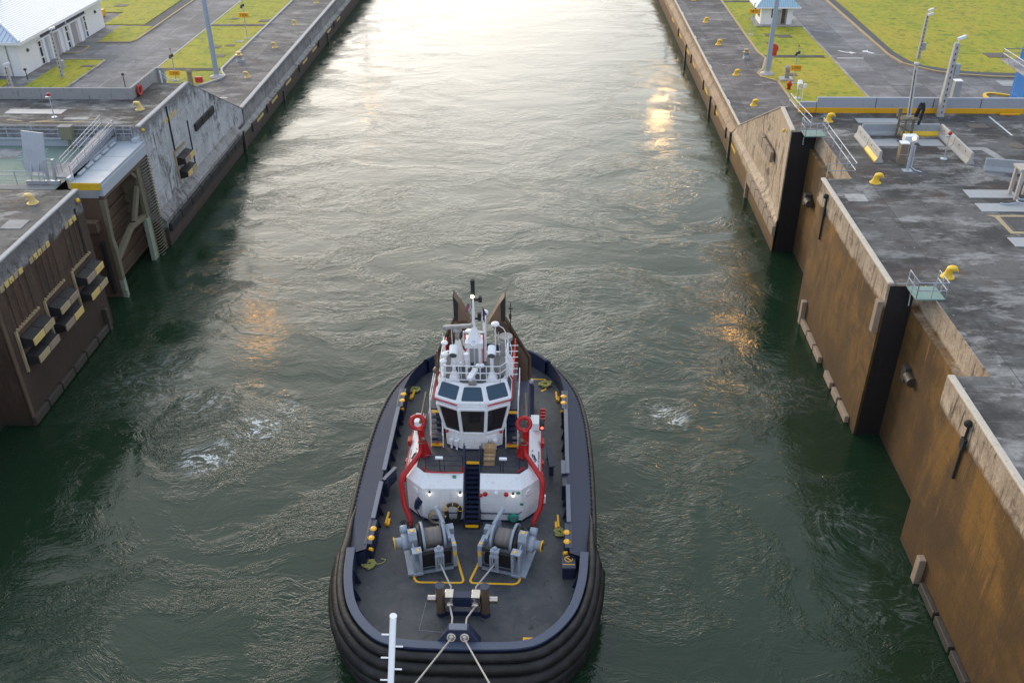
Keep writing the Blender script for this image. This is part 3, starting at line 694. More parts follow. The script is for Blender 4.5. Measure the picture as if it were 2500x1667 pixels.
sign(30.6, 115.4, "1300", 5.9, 8.4, "orange sign reading 1300 on the right grass strip", 1.35, .66)
sign(29.75, 138.9, "1200", 7.25, 8.2, "orange sign reading 1200 in front of the white kiosk", 1.4, .66)

# ------------------------------------------------------------------ hatches set in the grass and paving
HATCH = paint("dark iron hatch", (.13, .105, .09), .8, .0, .4, (.05, .04, .03), 1.5, .5)
def hatch(x, y, a, b, z, lb, mat=HATCH, frame=None):
    mb = MB(); mb.box(x - a / 2, x + a / 2, y - b / 2, y + b / 2, z - .03, z + .035)
    o = mb.build("access_hatch", mat, None, .01, loc=(x, y, z)); tag(o, lb, "hatch", "hatches set in the ground")
    return o
for x, y, a, b, lb in ((-45.9, 131.2, 1.5, 1.2, "left of the two dark hatches by the light mast on the left grass"), (-44.0, 132.0, 1.3, .9, "right of the two dark hatches by the light mast on the left grass"), (-43.9, 126.6, 1.5, 1.3, "dark hatch on the left grass nearest the drain channel"),
                       (-41.0 - 1.9, 146.4, 1.5, 1.5, "dark hatch beside the far drain on the left grass strip"), (-47.8, 147.6, 1.0, .9, "small dark hatch beyond the far drain near the left road"),
                       (32.4, 138.6, 1.5, 1.3, "smaller dark hatch below the white kiosk"), (34.3, 138.0, 2.0, 1.5, "larger dark hatch below the white kiosk"), (31.5, 134.2, .9, .9, "little dark hatch left of the hatches on the right grass"),
                       (33.2, 105.5, 2.6, 1.8, "dark hatch in the grass behind the right barrier"), (31.3, 118.9, 1.0, 1.0, "dark square in the grass beside the right 1300 sign"), (60.3, 128.3, 2.9, 2.2, "dark hatch in the wide lawn below the camera posts"),
                       (-69.0, 156.5, 2.0, 1.5, "dark hatch in the far left lawn"), (-59.8, 121.5, 1.6, .8, "thin dark hatch in the near left grass plot")):
    hatch(x, y, a, b, G + .115, lb)
hatch(72.5, 140.5, 4.6, 3.6, G + .12, "grey concrete slab with two lids in the wide lawn", PALEC)
hatch(-43.2, 134.2, 1.1, .9, G + .12, "pale square hatch on the left grass by the 1200 sign", PALEC)
PL = [(-45.7, 81.1, 5.2, 1.25, "long blue grey cover plate on the left platform"), (-36.0, 57.4, 1.45, 1.4, "pale square plate on the left platform above the fenders"), (-46.5, 58.5, 4, 1.3, "pale plate at the left edge of the near left platform"),
      (22.45, 63.1, 1.4, 1.35, "pale square plate near the right wall edge"), (32.3, 64.0, 3.5, 1.45, "grey cover plate right, the farther of a pair"), (32.2, 61.6, 3.4, 1.4, "grey cover plate right, the nearer of a pair"),
      (32.2, 56.1, 3.4, 1.35, "grey cover plate at the right edge nearest the green cage"), (-41.2, 78.9 + .35, 2.2, .65, "white plate beside the gangway on the left platform")]
for x, y, a, b, lb in PL: hatch(x, y, a, b, T + .01, lb, PLATE if "pale" not in lb and "white" not in lb else PALEC)
for x, y, a, b, lb in ((37.0, 78.7, 1.6, 1.1, "rusty square grating on the right platform"), (28.9, 79.9, 3.6, 1.2, "blue grey grid of plates behind the concrete blocks")):
    hatch(x, y, a, b, T + .005, lb, HATCH if "rusty" in lb else PLATE)
mb = MB(); mb.lathe([(0, 0), (.62, 0), (.62, .03), (.5, .035), (0, .035)], (38.3, 73.9, T - .005), n=24)
tag(mb.build("manhole_cover", HATCH, None, loc=(38.3, 73.9, T)), "round rusty manhole cover on the right platform", "manhole")
mark([rect(38.85, 39.02, 76.4, 81.2), rect(43.4, 43.57, 76.4, 81.2)], "white parking bay lines on the right platform", z=T + .008)
mark([[(31.8, 73.6), (35.7, 73.6), (36.2, 71.0), (35.5, 71.0), (35.1, 72.9), (31.8, 72.9)]], "pale L shaped strip on the right platform", PALEC, T + .009)
mark([rect(26.6, 29.0, 73.7, 75.3), rect(30.6, 32.5, 73.8, 75.3)], "smooth grey slabs inside the ring of concrete blocks", PLATE, T + .007)
mark([[(30.45, 60.35), (34.5, 60.4), (34.5, 60.1), (31.35, 60.08), (31.3, 57.75), (34.5, 57.7), (34.5, 57.4), (31.0, 57.4), (31.0, 60.0)]], "yellow outline of a square on the right platform", YELK, T + .008)
mark([rect(-45, -40, 78.35, 78.5), [(-44.5, 78.6), (-43.0, 78.9), (-42.9, 78.75), (-44.4, 78.45)], [(-47.2, 79.0), (-45.6, 78.6), (-45.8, 78.5), (-47.4, 78.9)], [(-41.2, 78.6), (-39.5, 79.3), (-39.4, 79.15), (-41.0, 78.5)]], "faded yellow hazard stripes at the edge of the far left platform", YELK, T + .008)
mark([[(-43.5, 62.6), (-41.8, 62.2), (-41.7, 62.35), (-43.4, 62.75)], [(-40.9, 62.8), (-39.6, 62.3), (-39.5, 62.45), (-40.8, 62.95)], [(-38.4, 62.4), (-38.0, 63.0), (-37.85, 62.95), (-38.2, 62.35)], rect(-50, -39, 63.05, 63.15)], "faded yellow hazard stripes at the edge of the near left platform", YELK, T + .008)
mb = MB(); mb.box(40.0, 41.75, 81.5, 81.72, T, T + .18)
tag(mb.build("wheel_stop", ORA, None, .04, loc=(40.9, 81.6, T)), "short yellow wheel stop in front of the grey barrier", "wheel stop")

# ------------------------------------------------------------------ hanging fenders on the left walls
def wall_fender(y0, L, z, x, lb, chains=4, grp="box fenders hanging on the left lock wall", ch=True, zc=9.8):
    t = thing("wall_fender", lb, "fender", (x, y0 + L / 2, z), grp)
    mb = MB(); mb.box(x, x + .12, y0 - .25, y0 + L + .1, z + .95, z + 1.1)
    for i in range(9): mb.box(x + .02, x + .2, y0 + i * L / 8.5 - .05, y0 + i * L / 8.5 + .07, z + 1.02, z + 1.2)
    mb.box(x, x + .16, y0 - .3, y0 - .14, z - 2.0, z + 1.1); mb.build("frame", YELK, t, .01)
    for k, dz in ((0, 0), (1, -1.35)):
        for h in (0, 1):
            a = y0 + .08 + h * L / 2; b = a + L / 2 - .06
            mb = MB(); mb.loft([[(x + .05, a, z + dz - .35), (x + .85, a, z + dz - .15), (x + .85, a, z + dz + .32), (x + .05, a, z + dz + .5)], [(x + .05, b, z + dz - .35), (x + .85, b, z + dz - .15), (x + .85, b, z + dz + .32), (x + .05, b, z + dz + .5)]])
            pad = mb.build("rubber_block", BLACKR, t, .03)
            mb = MB(); mb.box(x + .852, x + .93, a + .02, b - .02, z + dz - .16, z + dz + .33); mb.build("face_board", [YELP, YELK, TAN][(k + h + int(y0)) % 3], pad, .01)
    if ch:
        for i in range(chains):
            yy = y0 + .25 + i * (L - .5) / (chains - 1)
            mb = MB(); n_ = int((zc - z - 1.15) / .11)
            for j in range(n_):
                zz = z + 1.15 + (j + .5) * (zc - z - 1.15) / n_
                mb.obox((x + .07, yy, zz), (.035 if j % 2 else .075, .075 if j % 2 else .035, .10))
            mb.build("chain", RUSTY, t)
    return t
wall_fender(51.15, 3.0, 5.6, -34.2, "box fender nearest the camera on the left wall, with bright yellow boards")
wall_fender(55.2, 2.9, 5.6, -34.2, "middle of the three box fenders on the left wall")
wall_fender(59.6, 2.9, 5.6, -34.2, "box fender at the far end of the near left wall by the gate")
wall_fender(83.6, 2.6, 5.6, -34.85, "box fender on the pale sloped wall with yellow boards and no chains", ch=False)
AP = [(50.8, 53.9, "lowest"), (54.8, 57.8, "middle"), (60.2, 62.1, "highest")]
for y0, y1, lb in AP:
    n_ = 5 if y1 - y0 > 2.5 else 3
    t = thing("anchor_plates", "row of yellowish chain anchor plates on the left wall, %s in the picture" % lb, "anchor plate", (-34.2, (y0 + y1) / 2, 9.8), "chain anchor plates above the box fenders")
    for i in range(n_):
        a = y0 + i * (y1 - y0) / n_; mb = MB(); mb.box(-34.19, -34.12, a, a + (y1 - y0) / n_ - .14, 9.62, 10.0); mb.build("plate", YELP if i % 3 else YELK, t, .01)
# painted rung marks along the left and right faces
def marks(x, sgn, ys, z, lb, mat, n_=5, L=2.4):
    for k, y in enumerate(ys):
        mb = MB()
        for i in range(n_):
            a = y + i * L / n_; mb.box(min(x, x + sgn * .03), max(x, x + sgn * .03), a, a + L / n_ - .12, z - .16, z + .16)
        tag(mb.build("wall_mark", mat, None, loc=(x, y, z)), lb[k], "wall mark", "painted bars along the low quay walls")
marks(-34.84, 1, (82.6,), 9.85, ["pale orange painted bars high on the pale sloped wall"], YELP, 5, 3.4)
nm = ["nearest", "second", "third", "fourth", "fifth", "sixth", "seventh", "eighth", "ninth", "tenth"]
marks(-34.2, 1, (108, 115, 122.5, 132.6, 139, 149.8, 157.8), 1.35, ["yellowish painted bars on the left quay wall, %s from the sloped wall" % a for a in nm], YELP, 5, 2.9)
marks(20.8, -1, (97.6, 110, 118.3, 130, 137, 146, 156), 1.7, ["yellow painted bars on the right quay wall, %s from the sloped wall" % a for a in nm], YEL, 5, 2.6)
# dark slots and guide posts in the quay walls
def slotpost(x, sgn, y, z0, z1, lb, mat=DARK, wd_=.28, d=.14):
    mb = MB(); mb.box(min(x, x + sgn * d), max(x, x + sgn * d), y, y + wd_, z0, z1)
    tag(mb.build("guide_post", mat, None, .01, loc=(x, y, z0)), lb, "guide post", "dark guide posts on the quay walls")
for k, y in enumerate((105.5, 112.3, 129.9, 143, 155)): slotpost(-34.2, 1, y, .9, 1.9, "short dark guide block on the left quay wall, %s from the sloped wall" % nm[k])
for k, (y, z0, z1) in enumerate(((101.9, -1.5, 2.2), (120.5, -1.2, 1.2), (149.5, -1.2, 1.4))): slotpost(-34.2, 1, y, z0, z1, "tall dark guide post dipping into the water on the left, %s from the gate" % nm[k], WETB, .35, .2)
for k, y in enumerate((103.5, 111.5, 121.7, 134, 149)): slotpost(20.8, -1, y, 1.2, 2.4, "short dark guide block on the right quay wall, %s from the sloped wall" % nm[k])
for k, (y, z0, z1) in enumerate(((100.5, -1.5, 2.9), (115.3, -1.2, 2.3), (139.5, -1.2, 2.4))): slotpost(20.8, -1, y, z0, z1, "tall dark guide post dipping into the water on the right, %s from the sloped wall" % nm[k], WETB, .4, .22)
mb = MB(); mb.box(20.5, 20.8, 89.3, 89.65, -1.5, 2.6)
tag(mb.build("guide_post", TAN, None, .02, loc=(20.65, 89.5, 0)), "tan timber post standing in the water below the right sloped wing", "guide post", "dark guide posts on the quay walls")
# rubbing pads
def pads(x, sgn, segs, zc, h, d, mat, lbs, grp):
    for (a, b), lb in zip(segs, lbs):
        mb = MB(); mb.box(min(x, x + sgn * d), max(x, x + sgn * d), a, b, zc - h / 2, zc + h / 2)
        tag(mb.build("rubbing_pad", mat, None, .04, loc=(x, (a + b) / 2, zc)), lb, "fender pad", grp)
pads(-34.2, 1, [(49.7 + i * 2.06, 51.6 + i * 2.06) for i in range(6)], .42, .62, .32, WETB, ["dark rubbing pad at the foot of the near left wall, %s from the camera" % nm[i] for i in range(6)], "rubbing pads at the foot of the near left wall")
mb = MB(); mb.box(-34.2, -33.85, 62.1, 62.5, -.6, 1.9); tag(mb.build("rubbing_pad", WETB, None, .04, loc=(-34, 62.3, 0)), "upright dark pad at the far foot of the near left wall", "fender pad")
pads(-34.2, 1, [(77.4 + i * 2.95, 80.2 + i * 2.95) for i in range(8)], 1.75, .75, .3, BLACKR, ["grey pad of the long fender below the pale sloped wall, %s from the gate" % nm[i] for i in range(8)], "pads of the long fender on the left")
pads(20.8, -1, [(76.8 + i * 2.1, 78.75 + i * 2.1) for i in range(6)], 2.2, .95, .3, TAN, ["tan pad of the long fender below the right sloped wing, %s from the recess" % nm[i] for i in range(6)], "pads of the long fender on the right")
pads(-34.85, 1, [(89.6 + i * 2.05, 91.5 + i * 2.05) for i in range(3)], 6.9, .75, .22, BLACKR, ["dark pad high on the pale sloped wall, %s from the gate" % nm[i] for i in range(3)], "three pads on the left sloped wall")
pads(21.05, -1, [(82.3 + i * 1.95, 84.1 + i * 1.95) for i in range(3)], 7.0, 1.0, .3, TAN, ["tan pad high on the sunlit sloped wall, %s from the recess" % nm[i] for i in range(3)], "three pads on the right sloped wall")
rp = [(51.4, 53.3), (53.6, 54.9), (55.4, 57.0), (58.7, 60.3), (60.5, 62.3), (62.5, 64.4)]
pads(20.8, -1, rp, .3, .55, .3, TAN, ["tan rubbing pad at the foot of the right wall, %s before the near recess" % nm[i] for i in range(6)], "rubbing pads at the foot of the right wall")
rp = [(30.1, 32.0), (32.2, 34.2), (34.4, 36.5), (24, 26), (26.2, 28), (28.1, 30)]
pads(20.8, -1, rp, .35, .5, .3, WETB, ["dark rubbing pad at the foot of the nearest right wall, %s of the lower row" % nm[i] for i in range(6)], "rubbing pads at the foot of the nearest right wall")
for y, z0, z1, lb in ((64.6, -.2, 2.0, "upright tan pad at the far end of the right wall foot"), (50.4, 7.9, 10.1, "upright tan pad high on the right wall corner"), (37.2, -.2, 1.7, "upright tan pad at the foot of the wall nearest the camera")):
    mb = MB(); mb.box(20.42, 20.8, y - .25, y + .25, z0, z1); tag(mb.build("rubbing_pad", TAN, None, .04, loc=(20.6, y, z0)), lb, "fender pad", "upright pads on the right wall")

# ------------------------------------------------------------------ rolling gate parked in its recess on the left
gt = thing("rolling_gate", "huge steel rolling lock gate in the left recess with a green deck and walkways", "lock gate", (-40, 72, 0))
mb = MB(); mb.box(-90, -36.4, 67.6, 76.9, -3, 8.55)
mb.build("gate_body", RUSTY, gt)
mb = MB(); mb.face([(x, y, 9.62) for x, y in rect(-90, -38.2, 67.4, 77.0)]); mb.build("green_deck", GREEN, gt)
mb = MB()
for a in (rect(-60, -44.7, 73.9, 76.2), rect(-60, -38.4, 67.45, 68.5)): mb.face([(x, y, 9.63) for x, y in a])
poly = [(-41.6, 70.9), (-40.8, 72.4), (-39.9, 73.2), (-38.3, 73.2), (-38.3, 70.0), (-40.9, 70.0), (-41.5, 70.3)]
mb.face([(x, y, 9.63) for x, y in poly[::-1]]); mb.build("deck_panel", PALEC, gt)
mb = MB(); mb.box(-36.9, -34.55, 67.6, 77.0, 9.9, 10.14); mb.box(-36.9, -34.62, 70.2, 70.26, 10.14, 10.16); mb.box(-36.9, -34.62, 73.2, 73.26, 10.14, 10.16); mb.build("end_platform", STEELB, gt, .02)
mb = MB(); mb.box(-37.0, -34.6, 67.52, 67.598, 9.55, 10.13); mb.build("yellow_edge", YEL, gt)
mb = MB(); mb.box(-35.4, -34.9, 76.4, 77.3, 10.1, 10.5); mb.box(-37.2, -36.95, 67.6, 77.0, 9.6, 10.5); mb.build("kerb_plate", STEELB, gt, .02)
mb = MB()   # top beam
mb.box(-35.3, -34.5, 67.6, 77.0, 9.0, 9.898); mb.build("top_beam", STEELB, gt, .03)
mb = MB(); mb.box(-35.25, -34.56, 67.6, 77.0, 8.7, 8.998); mb.build("lower_flange", RUSTY, gt, .03)
mb = MB(); mb.box(-36.399, -34.95, 67.5, 68.1, -3, 8.9); mb.build("near_face", RUSTY, gt, .03)
mb = MB(); mb.box(-36.9, -34.9, 67.46, 67.499, 8.9, 9.54); mb.build("grey_band", PLATE, gt)
mb = MB(); mb.loft([[(-34.95, 67.45, z), (-34.95 + w_, 67.45, z), (-34.95 + w_, 67.95, z), (-34.95, 67.95, z)] for z, w_ in ((1.6, .34), (4.2, .36), (5.2, .26), (8.7, .42))]); mb.build("near_column", RUSTG, gt, .02)
mb = MB(); mb.box(-34.95, -34.6, 67.46, 67.94, -3, 1.598); mb.box(-34.7, -34.5, 67.4, 67.6, -3, .7); mb.build("column_foot", ALGAE, gt, .02)
mb = MB(); mb.box(-36.3, -34.85, 74.65, 74.8, 4.0, 8.7); mb.box(-35.0, -34.62, 74.45, 74.95, 4.0, 8.7); mb.build("far_column", RUSTG, gt, .03)
mb = MB(); mb.box(-35.0, -34.62, 74.2, 74.95, -3, 3.998); mb.build("column_foot", ALGAE, gt, .02)
mb = MB()
for i in range(9):
    z = .3 + i * .98
    mb.box(-36.398, -36.1, 68.2, 76.9, z, z + .16)
mb.build("stiffener", RUSTY, gt)
def bar(mb, a, b, w_, h_):
    a = Vector(a); b = Vector(b); d = (b - a); L = d.length; d.normalize(); up = Vector((1, 0, 0)) if abs(d.x) < .8 else Vector((0, 0, 1)); sx = d.cross(up).normalized(); up = sx.cross(d)
    mb.obox((a + b) / 2, (w_, L, h_), Matrix((sx, d, up)).transposed())
mb = MB(); bar(mb, (-34.9, 68.0, 3.3), (-34.9, 71.6, 4.5), .4, .42); bar(mb, (-34.9, 71.6, 4.5), (-34.9, 74.6, 4.2), .4, .4); bar(mb, (-34.9, 74.4, 7.0), (-34.9, 72.4, 4.6), .5, .3); bar(mb, (-34.9, 75.0, 8.6), (-34.9, 73.6, 8.9), .5, .4); bar(mb, (-34.9, 73.4, 8.8), (-34.9, 75.3, 7.0), .3, .3)
mb.build("brace", RUSTG, gt, .02)
mb = MB(); mb.box(-34.75, -34.6, 74.9, 75.1, -2, 9); mb.box(-34.75, -34.6, 76.8, 77.0, -2, 9)
for i in range(34):
    z = -.4 + i * .28; mb.tube([(-34.65, 75.0, z), (-34.35, 75.3, z + .12), (-34.3, 76.6, z + .05), (-34.65, 76.9, z)], .035, 6)
mb.build("ladder", RUSTG, gt)
mb = MB(); mb.box(-36.4, -35.3, 66.7, 67.45, 6.2, 7.1); mb.build("bearing_block", RUSTY, gt, .05)
mb = MB(); mb.box(-35.6, -35.3, 67.1, 67.45, .5, 5.2); mb.build("seal_strip", BLACKR, gt, .03)
mb = MB(); mb.box(-90, -36.95, 77.0, 77.15, 9.6, 10.35); mb.box(-90, -37.2, 76.75, 77.0, 10.3, 10.4); mb.build("far_girder", STEELB, gt, .02)
RAIL = paint("pale grey handrail", (.44, .46, .49), .45, .2, .2, (.25, .2, .16), 2, .3)
def railing(name, pts, par, h=1.1, sp=2.4, rails=(1.1, .75, .38), r=.034, mat=None, rp_=.036):
    mb = MB(); P = [Vector(p) for p in pts]
    for dz in rails: mb.tube([p + Vector((0, 0, dz)) for p in P], r, 6)
    for a, b in zip(P[:-1], P[1:]):
        n_ = max(1, round((b - a).length / sp))
        for i in range(n_ + 1):
            p = a + (b - a) * i / n_; mb.cyl(p, p + Vector((0, 0, h)), rp_, n=6)
    return mb.build(name, mat or RAIL, par)
railing("railing", [(-60, 68.3, 9.65), (-39.3, 68.3, 9.65)], gt)
railing("railing", [(-60, 76.9, 10.4), (-39.6, 76.9, 10.4), (-38.3, 76.9, 10.4)], gt)
railing("railing", [(-37.0, 68.2, 10.2), (-36.9, 76.9, 10.9)], gt, sp=1.5, rails=(1.1, .8, .45))
railing("railing", [(-38.3, 69.4, 10.3), (-38.2, 77.6, 11.1)], gt, sp=1.5, rails=(1.1, .8, .45))
railing("railing", [(-36.9, 77.0, 10.4), (-35.5, 77.0, 10.4)], gt, sp=.7)
railing("railing", [(-42.0, 71.0, 9.65), (-39.6, 71.0, 9.65)], gt, sp=1.2)
mb = MB(); mb.loft([[(-38.2, y, z), (-37.05, y, z), (-37.05, y, z + .1), (-38.2, y, z + .1)] for y, z in ((68.2, 10.25), (77.6, 11.1))]); mb.loft([[(-36.99, y, z - .1), (-36.95, y, z - .1), (-36.95, y, z + .5), (-36.99, y, z + .5)] for y, z in ((68.4, 10.3), (76.8, 10.95))]); mb.build("gangway", paint("grey gangway plate", (.24, .24, .27), .6, 0, .3), gt)
for k in range(5):
    mb = MB(); mb.obox((-36.75, 69.4 + k * 1.55, 10.32), (.22, 1.2, .2)); mb.build("pipe_cover", STEELB, gt, .05)
mb = MB(); mb.obox((-40.1, 69.3, 12.0), (1.75, .1, 3.2), Matrix.Rotation(-.12, 3, 'X') @ Matrix.Rotation(.12, 3, 'Y')); pn = mb.build("raised_flap", GALV, gt, .02)
mb = MB()
for x in (-40.7, -40.1): mb.cyl((x, 68.7, 9.65), (x + .2, 69.2, 11.2), .06, n=8)
for x in (-39.3, -38.7): mb.obox((x, 68.9, 10.6), (.18, .2, 1.9), Matrix.Rotation(.1, 3, 'Y'))
mb.box(-40.9, -38.2, 68.35, 68.6, 9.65, 9.95); mb.build("flap_frame", GALV, gt)
mb = MB()
for k in range(4): mb.cyl((-43.2 + .5 * k, 72.6 + .2 * k, 9.65), (-43.2 + .5 * k, 72.6 + .2 * k, 10.7), .03, n=6)
for k in range(3): mb.cyl((-43.0 + .12 * k, 72.0 - .5 * k, 10.7 - .05 * k), (-41.2 + .12 * k, 73.4 - .5 * k, 10.7 - .05 * k), .035, n=6)
mb.build("hatch_rail", RAIL, gt)
mb = MB(); mb.box(-41.35, -40.35, 76.1, 76.7, 10.5, 11.6); mb.box(-40.95, -40.75, 76.3, 76.5, 9.65, 10.5); cb = mb.build("control_cabinet", paint("olive cabinet", (.22, .22, .14), .5), gt, .03)
mb = MB(); mb.box(-41.42, -40.28, 76.04, 76.76, 11.602, 11.68); mb.build("cabinet_roof", PALEC, cb, .01)

# small posts and things on the left platforms
def beacon_post(x, y, z, h, lb):
    t = thing("beacon_post", lb, "beacon post", (x, y, z), "thin posts with red beacons")
    mb = MB(); mb.cyl((x, y, z), (x, y, z + h), .045, .04, 8); mb.lathe([(0, 0), (.28, 0), (.25, .06), (0, .06)], (x, y, z)); mb.build("post", GALV, t)
    mb = MB(); mb.obox((x - .12, y, z + h - .1), (.4, .12, .1)); mb.build("bracket", GALV, t)
    mb = MB(); mb.sphere((x, y, z + h + .15), .16); mb.build("beacon", paint("red lamp glass", (.45, .02, .02), .3), t)
beacon_post(-43.3, 79.6, T, 1.9, "thin post with a red beacon on the left platform behind the gate")
beacon_post(31.4, 70.9, T, 1.95, "thin post with a red beacon inside the right ring of concrete blocks")
REDP = paint("red life ring", (.55, .05, .03), .5, 0, .2)
t = thing("life_ring", "red life ring hung on the left parapet corner", "life ring", (-38.0, 86.2, 11.6))
mb = MB(); mb.torus((-38.05, 86.2, 11.75), .42, .13, (1, 0, 0)); mb.build("ring", REDP, t)
mb = MB(); mb.torus((-38.0, 86.2, 11.75), .56, .03, (1, 0, 0)); mb.build("grab_line", DARKC, t)
t = thing("hose_reel", "small red hose reel box with a pale post behind the left sloped wall", "hose reel", (-42.6, 113.9, G))
mb = MB(); mb.box(-43.0, -42.1, 113.7, 114.1, G + .3, G + 1.0); mb.build("case", REDP, t, .05)
mb = MB(); mb.box(-43.9, -43.4, 113.8, 114.2, G, G + 1.5); mb.sphere((-43.65, 114, G + 1.6), .35); mb.build("post", TAN, t)
t = thing("chain_barrier", "white chain post closing the gap at the left parapet end", "chain barrier", (-36.5, 90.3, T))
mb = MB(); mb.cyl((-37.4, 90.2, T - .3), (-37.4, 90.2, T + 1.1), .07, n=8); mb.build("post", WHITE, t)
mb = MB(); mb.tube([(-37.4, 90.2, T + 1.0), (-36.6, 90.1, T + .4), (-35.7, 90.0, T + .2)], .03, 6); mb.tube([(-37.4, 90.2, T + .6), (-36.6, 90.1, T + .2), (-35.9, 90.0, T + .1)], .03, 6); mb.build("chain", RAIL, t)

# ------------------------------------------------------------------ long white building at upper left
bd = thing("white_building", "long white building with a ribbed pale blue hip roof at the upper left", "building", (-72, 130, G))
BW = paint("white plaster wall", (.80, .81, .82), .7, 0, .15, (.30, .28, .25), .6, .3)
mb = MB(); mb.box(-90, -66.2, 117.2, 142.9, G, 7.98); mb.build("wall", BW, bd)
q = Mt("ribbed metal roof"); p = q.pos(); s_ = q.xyz(p)
rib = q.step(q.math('ABSOLUTE', q.math('SUBTRACT', q.math('FRACT', q.math('MULTIPLY', s_[1], 1.75)), .5)), .33, .43)
nn_ = q.noise(p, .4, 4)
ROOF = q.done(q.mix(rib, q.mix(nn_, (.50, .57, .67), (.60, .66, .74)), (.10, .13, .19)), .35, .25, q.bump(rib, .05, .8))
q = Mt("ribbed metal roof end"); p = q.pos(); s_ = q.xyz(p)
rib = q.step(q.math('ABSOLUTE', q.math('SUBTRACT', q.math('FRACT', q.math('MULTIPLY', s_[0], 1.6)), .5)), .38, .47)
ROOFE = q.done(q.mix(rib, (.42, .52, .66), (.22, .28, .38)), .35, .25, q.bump(rib, .05, .8))
ex, ey0, ey1, ez = -65.2, 116.4, 143.7, 8.35
rx, ry0, ry1, rz_ = -77.5, 128.0, 132.0, 12.9
mb = MB(); mb.face([(ex, ey0, ez), (ex, ey1, ez), (rx, ry1 + 6, rz_), (rx, ry0, rz_)]); mb.face([(ex - 26, ey1, ez), (-90, ry0, rz_), (rx, ry0, rz_), (rx, ry1 + 6, rz_), (ex, ey1, ez)][::-1])
mb.build("roof", ROOF, bd)
mb = MB(); mb.face([(ex - 26, ey0, ez), (ex, ey0, ez), (rx, ry0, rz_), (-90, ry0, rz_)]); mb.build("roof_end", ROOFE, bd)
mb = MB(); mb.box(ex - 26, ex + .06, ey0 - .06, ey1 + .06, 7.95, ez - .005); mb.build("eaves", WHITE, bd, .03)
mb = MB(); mb.tube([(ex, ey0, ez + .06), (rx, ry0, rz_ + .08)], .18, 6); mb.build("hip_cap", WHITE, bd)
mb = MB(); mb.box(-76.6, -74.2, 118, 133, 12.1, 13.6); mb.build("roof_vent", STEELB, bd, .05)
SIGNB = paint("dark name board", (.055, .055, .085), .5, 0, .1)
for y0, y1 in ((123.5, 130.8), (131.4, 137.1)):
    mb = MB(); mb.box(-66.2, -66.08, y0, y1, 7.2, 7.55); mb.build("name_board", SIGNB, bd, .01)
GLS = paint("dark window glass", (.035, .04, .04), .12, 0, .2, (.08, .08, .08), 1, .2)
DOORG = paint("grey blue door", (.38, .42, .50), .5); DOORB = paint("beige shutter", (.36, .33, .33), .6); WOOD = paint("brown panel", (.26, .17, .10), .6)
for y, y2 in ((122.45, 123.0), (128.35, 128.8), (130.45, 130.95), (136.45, 136.9)):
    f = MB(); f.box(-66.21, -66.13, y - .12, y2 + .12, 4.0, 6.9); f = f.build("window", WHITE, bd, .01)
    for z0, z1 in ((4.05, 4.75), (4.95, 6.1), (6.25, 6.85)):
        mb = MB(); mb.box(-66.14, -66.11, y, y2, z0, z1); mb.build("pane", GLS, f)
for y, y2, mt in ((124.0, 125.0, DOORG), (126.0, 127.9, DOORB), (132.3, 133.8, DOORB), (135.2, 136.1, DOORG)):
    mb = MB(); mb.box(-66.22, -66.15, y, y2, G, 6.85); mb.build("door", mt, bd)
for y in (123.35, 125.25, 128.05, 129.4, 131.2, 134.1, 134.6): 
    mb = MB(); mb.box(-66.25, -65.95, y, y + .55, G, 6.95); mb.build("pilaster", BW, bd, .02)
mb = MB(); mb.box(-66.25, -65.9, 122.2, 137.3, 6.96, 7.15); mb.build("lintel", BW, bd, .02)
for y in (119.5, 140.5):
    mb = MB(); mb.sphere((-66.15, y, 6.6), .22); mb.build("wall_lamp", DARKC, bd)
mb = MB(); mb.cyl((-67.6, 117.15, G), (-67.6, 117.15, 7.9), .07, n=8); mb.build("downpipe", PALEC, bd)
t = thing("cabinet", "grey green service cabinet against the end of the white building", "cabinet", (-70.3, 116.6, G))
mb = MB(); mb.box(-71.6, -69.3, 115.9, 117.0, G, G + 2.3); b = mb.build("case", paint("grey green cabinet", (.30, .31, .27)), t, .03)
mb = MB(); mb.box(-71.2, -69.6, 115.86, 115.9, G + .5, G + 1.5); mb.build("grille", DARK, b)
t = thing("litter_bin", "small orange box on the lawn behind the white building", "bin", (-69.2, 149.4, G))
mb = MB(); mb.box(-69.7, -68.8, 149.0, 149.7, G + .1, G + 1.1); mb.build("case", ORA, t, .05)

# concrete lattice posts with cameras
PCON = paint("pitted concrete post", (.42, .40, .37), .85, 0, .5, (.15, .14, .12), 3, .6)
def camera_post(x, y, z, h, lb, box_z=None, cams=1, wd_=.42, head=True):
    t = thing("camera_post", lb, "camera post", (x, y, z), "concrete camera posts")
    mb = MB(); k = wd_ / 2
    mb.loft([[(x - k, y - k, z), (x + k, y - k, z), (x + k, y + k, z), (x - k, y + k, z)], [(x - k * .7, y - k * .7, z + h), (x + k * .7, y - k * .7, z + h), (x + k * .7, y + k * .7, z + h), (x - k * .7, y + k * .7, z + h)]]); mb.build("post", PCON, t, .02)
    for i in range(int(h / .5)):
        kk = k * (1 - .3 * (i * .5 + .4) / h)
        mb = MB(); mb.box(x - .05, x + .05, y - kk - .012, y - kk * .6, z + .3 + i * .5, z + .52 + i * .5); mb.build("rung_hole", DARKC, t)
    if head:
        for i in range(cams):
            mb = MB(); mb.cyl((x + .1 + i * .2, y, z + h), (x + .1 + i * .2, y, z + h + .35), .04, n=6); mb.obox((x + .25, y - .1 - i * .2, z + h + .45 - i * .5), (.75, .26, .24), Matrix.Rotation(.35, 3, 'Z') @ Matrix.Rotation(-.25, 3, 'Y')); mb.build("camera_housing", WHITE, t, .03)
    if box_z:
        mb = MB(); mb.box(x + k, x + k + .42, y - .25, y + .2, z + box_z, z + box_z + .95); mb.build("junction_box", PLATE, t, .03)
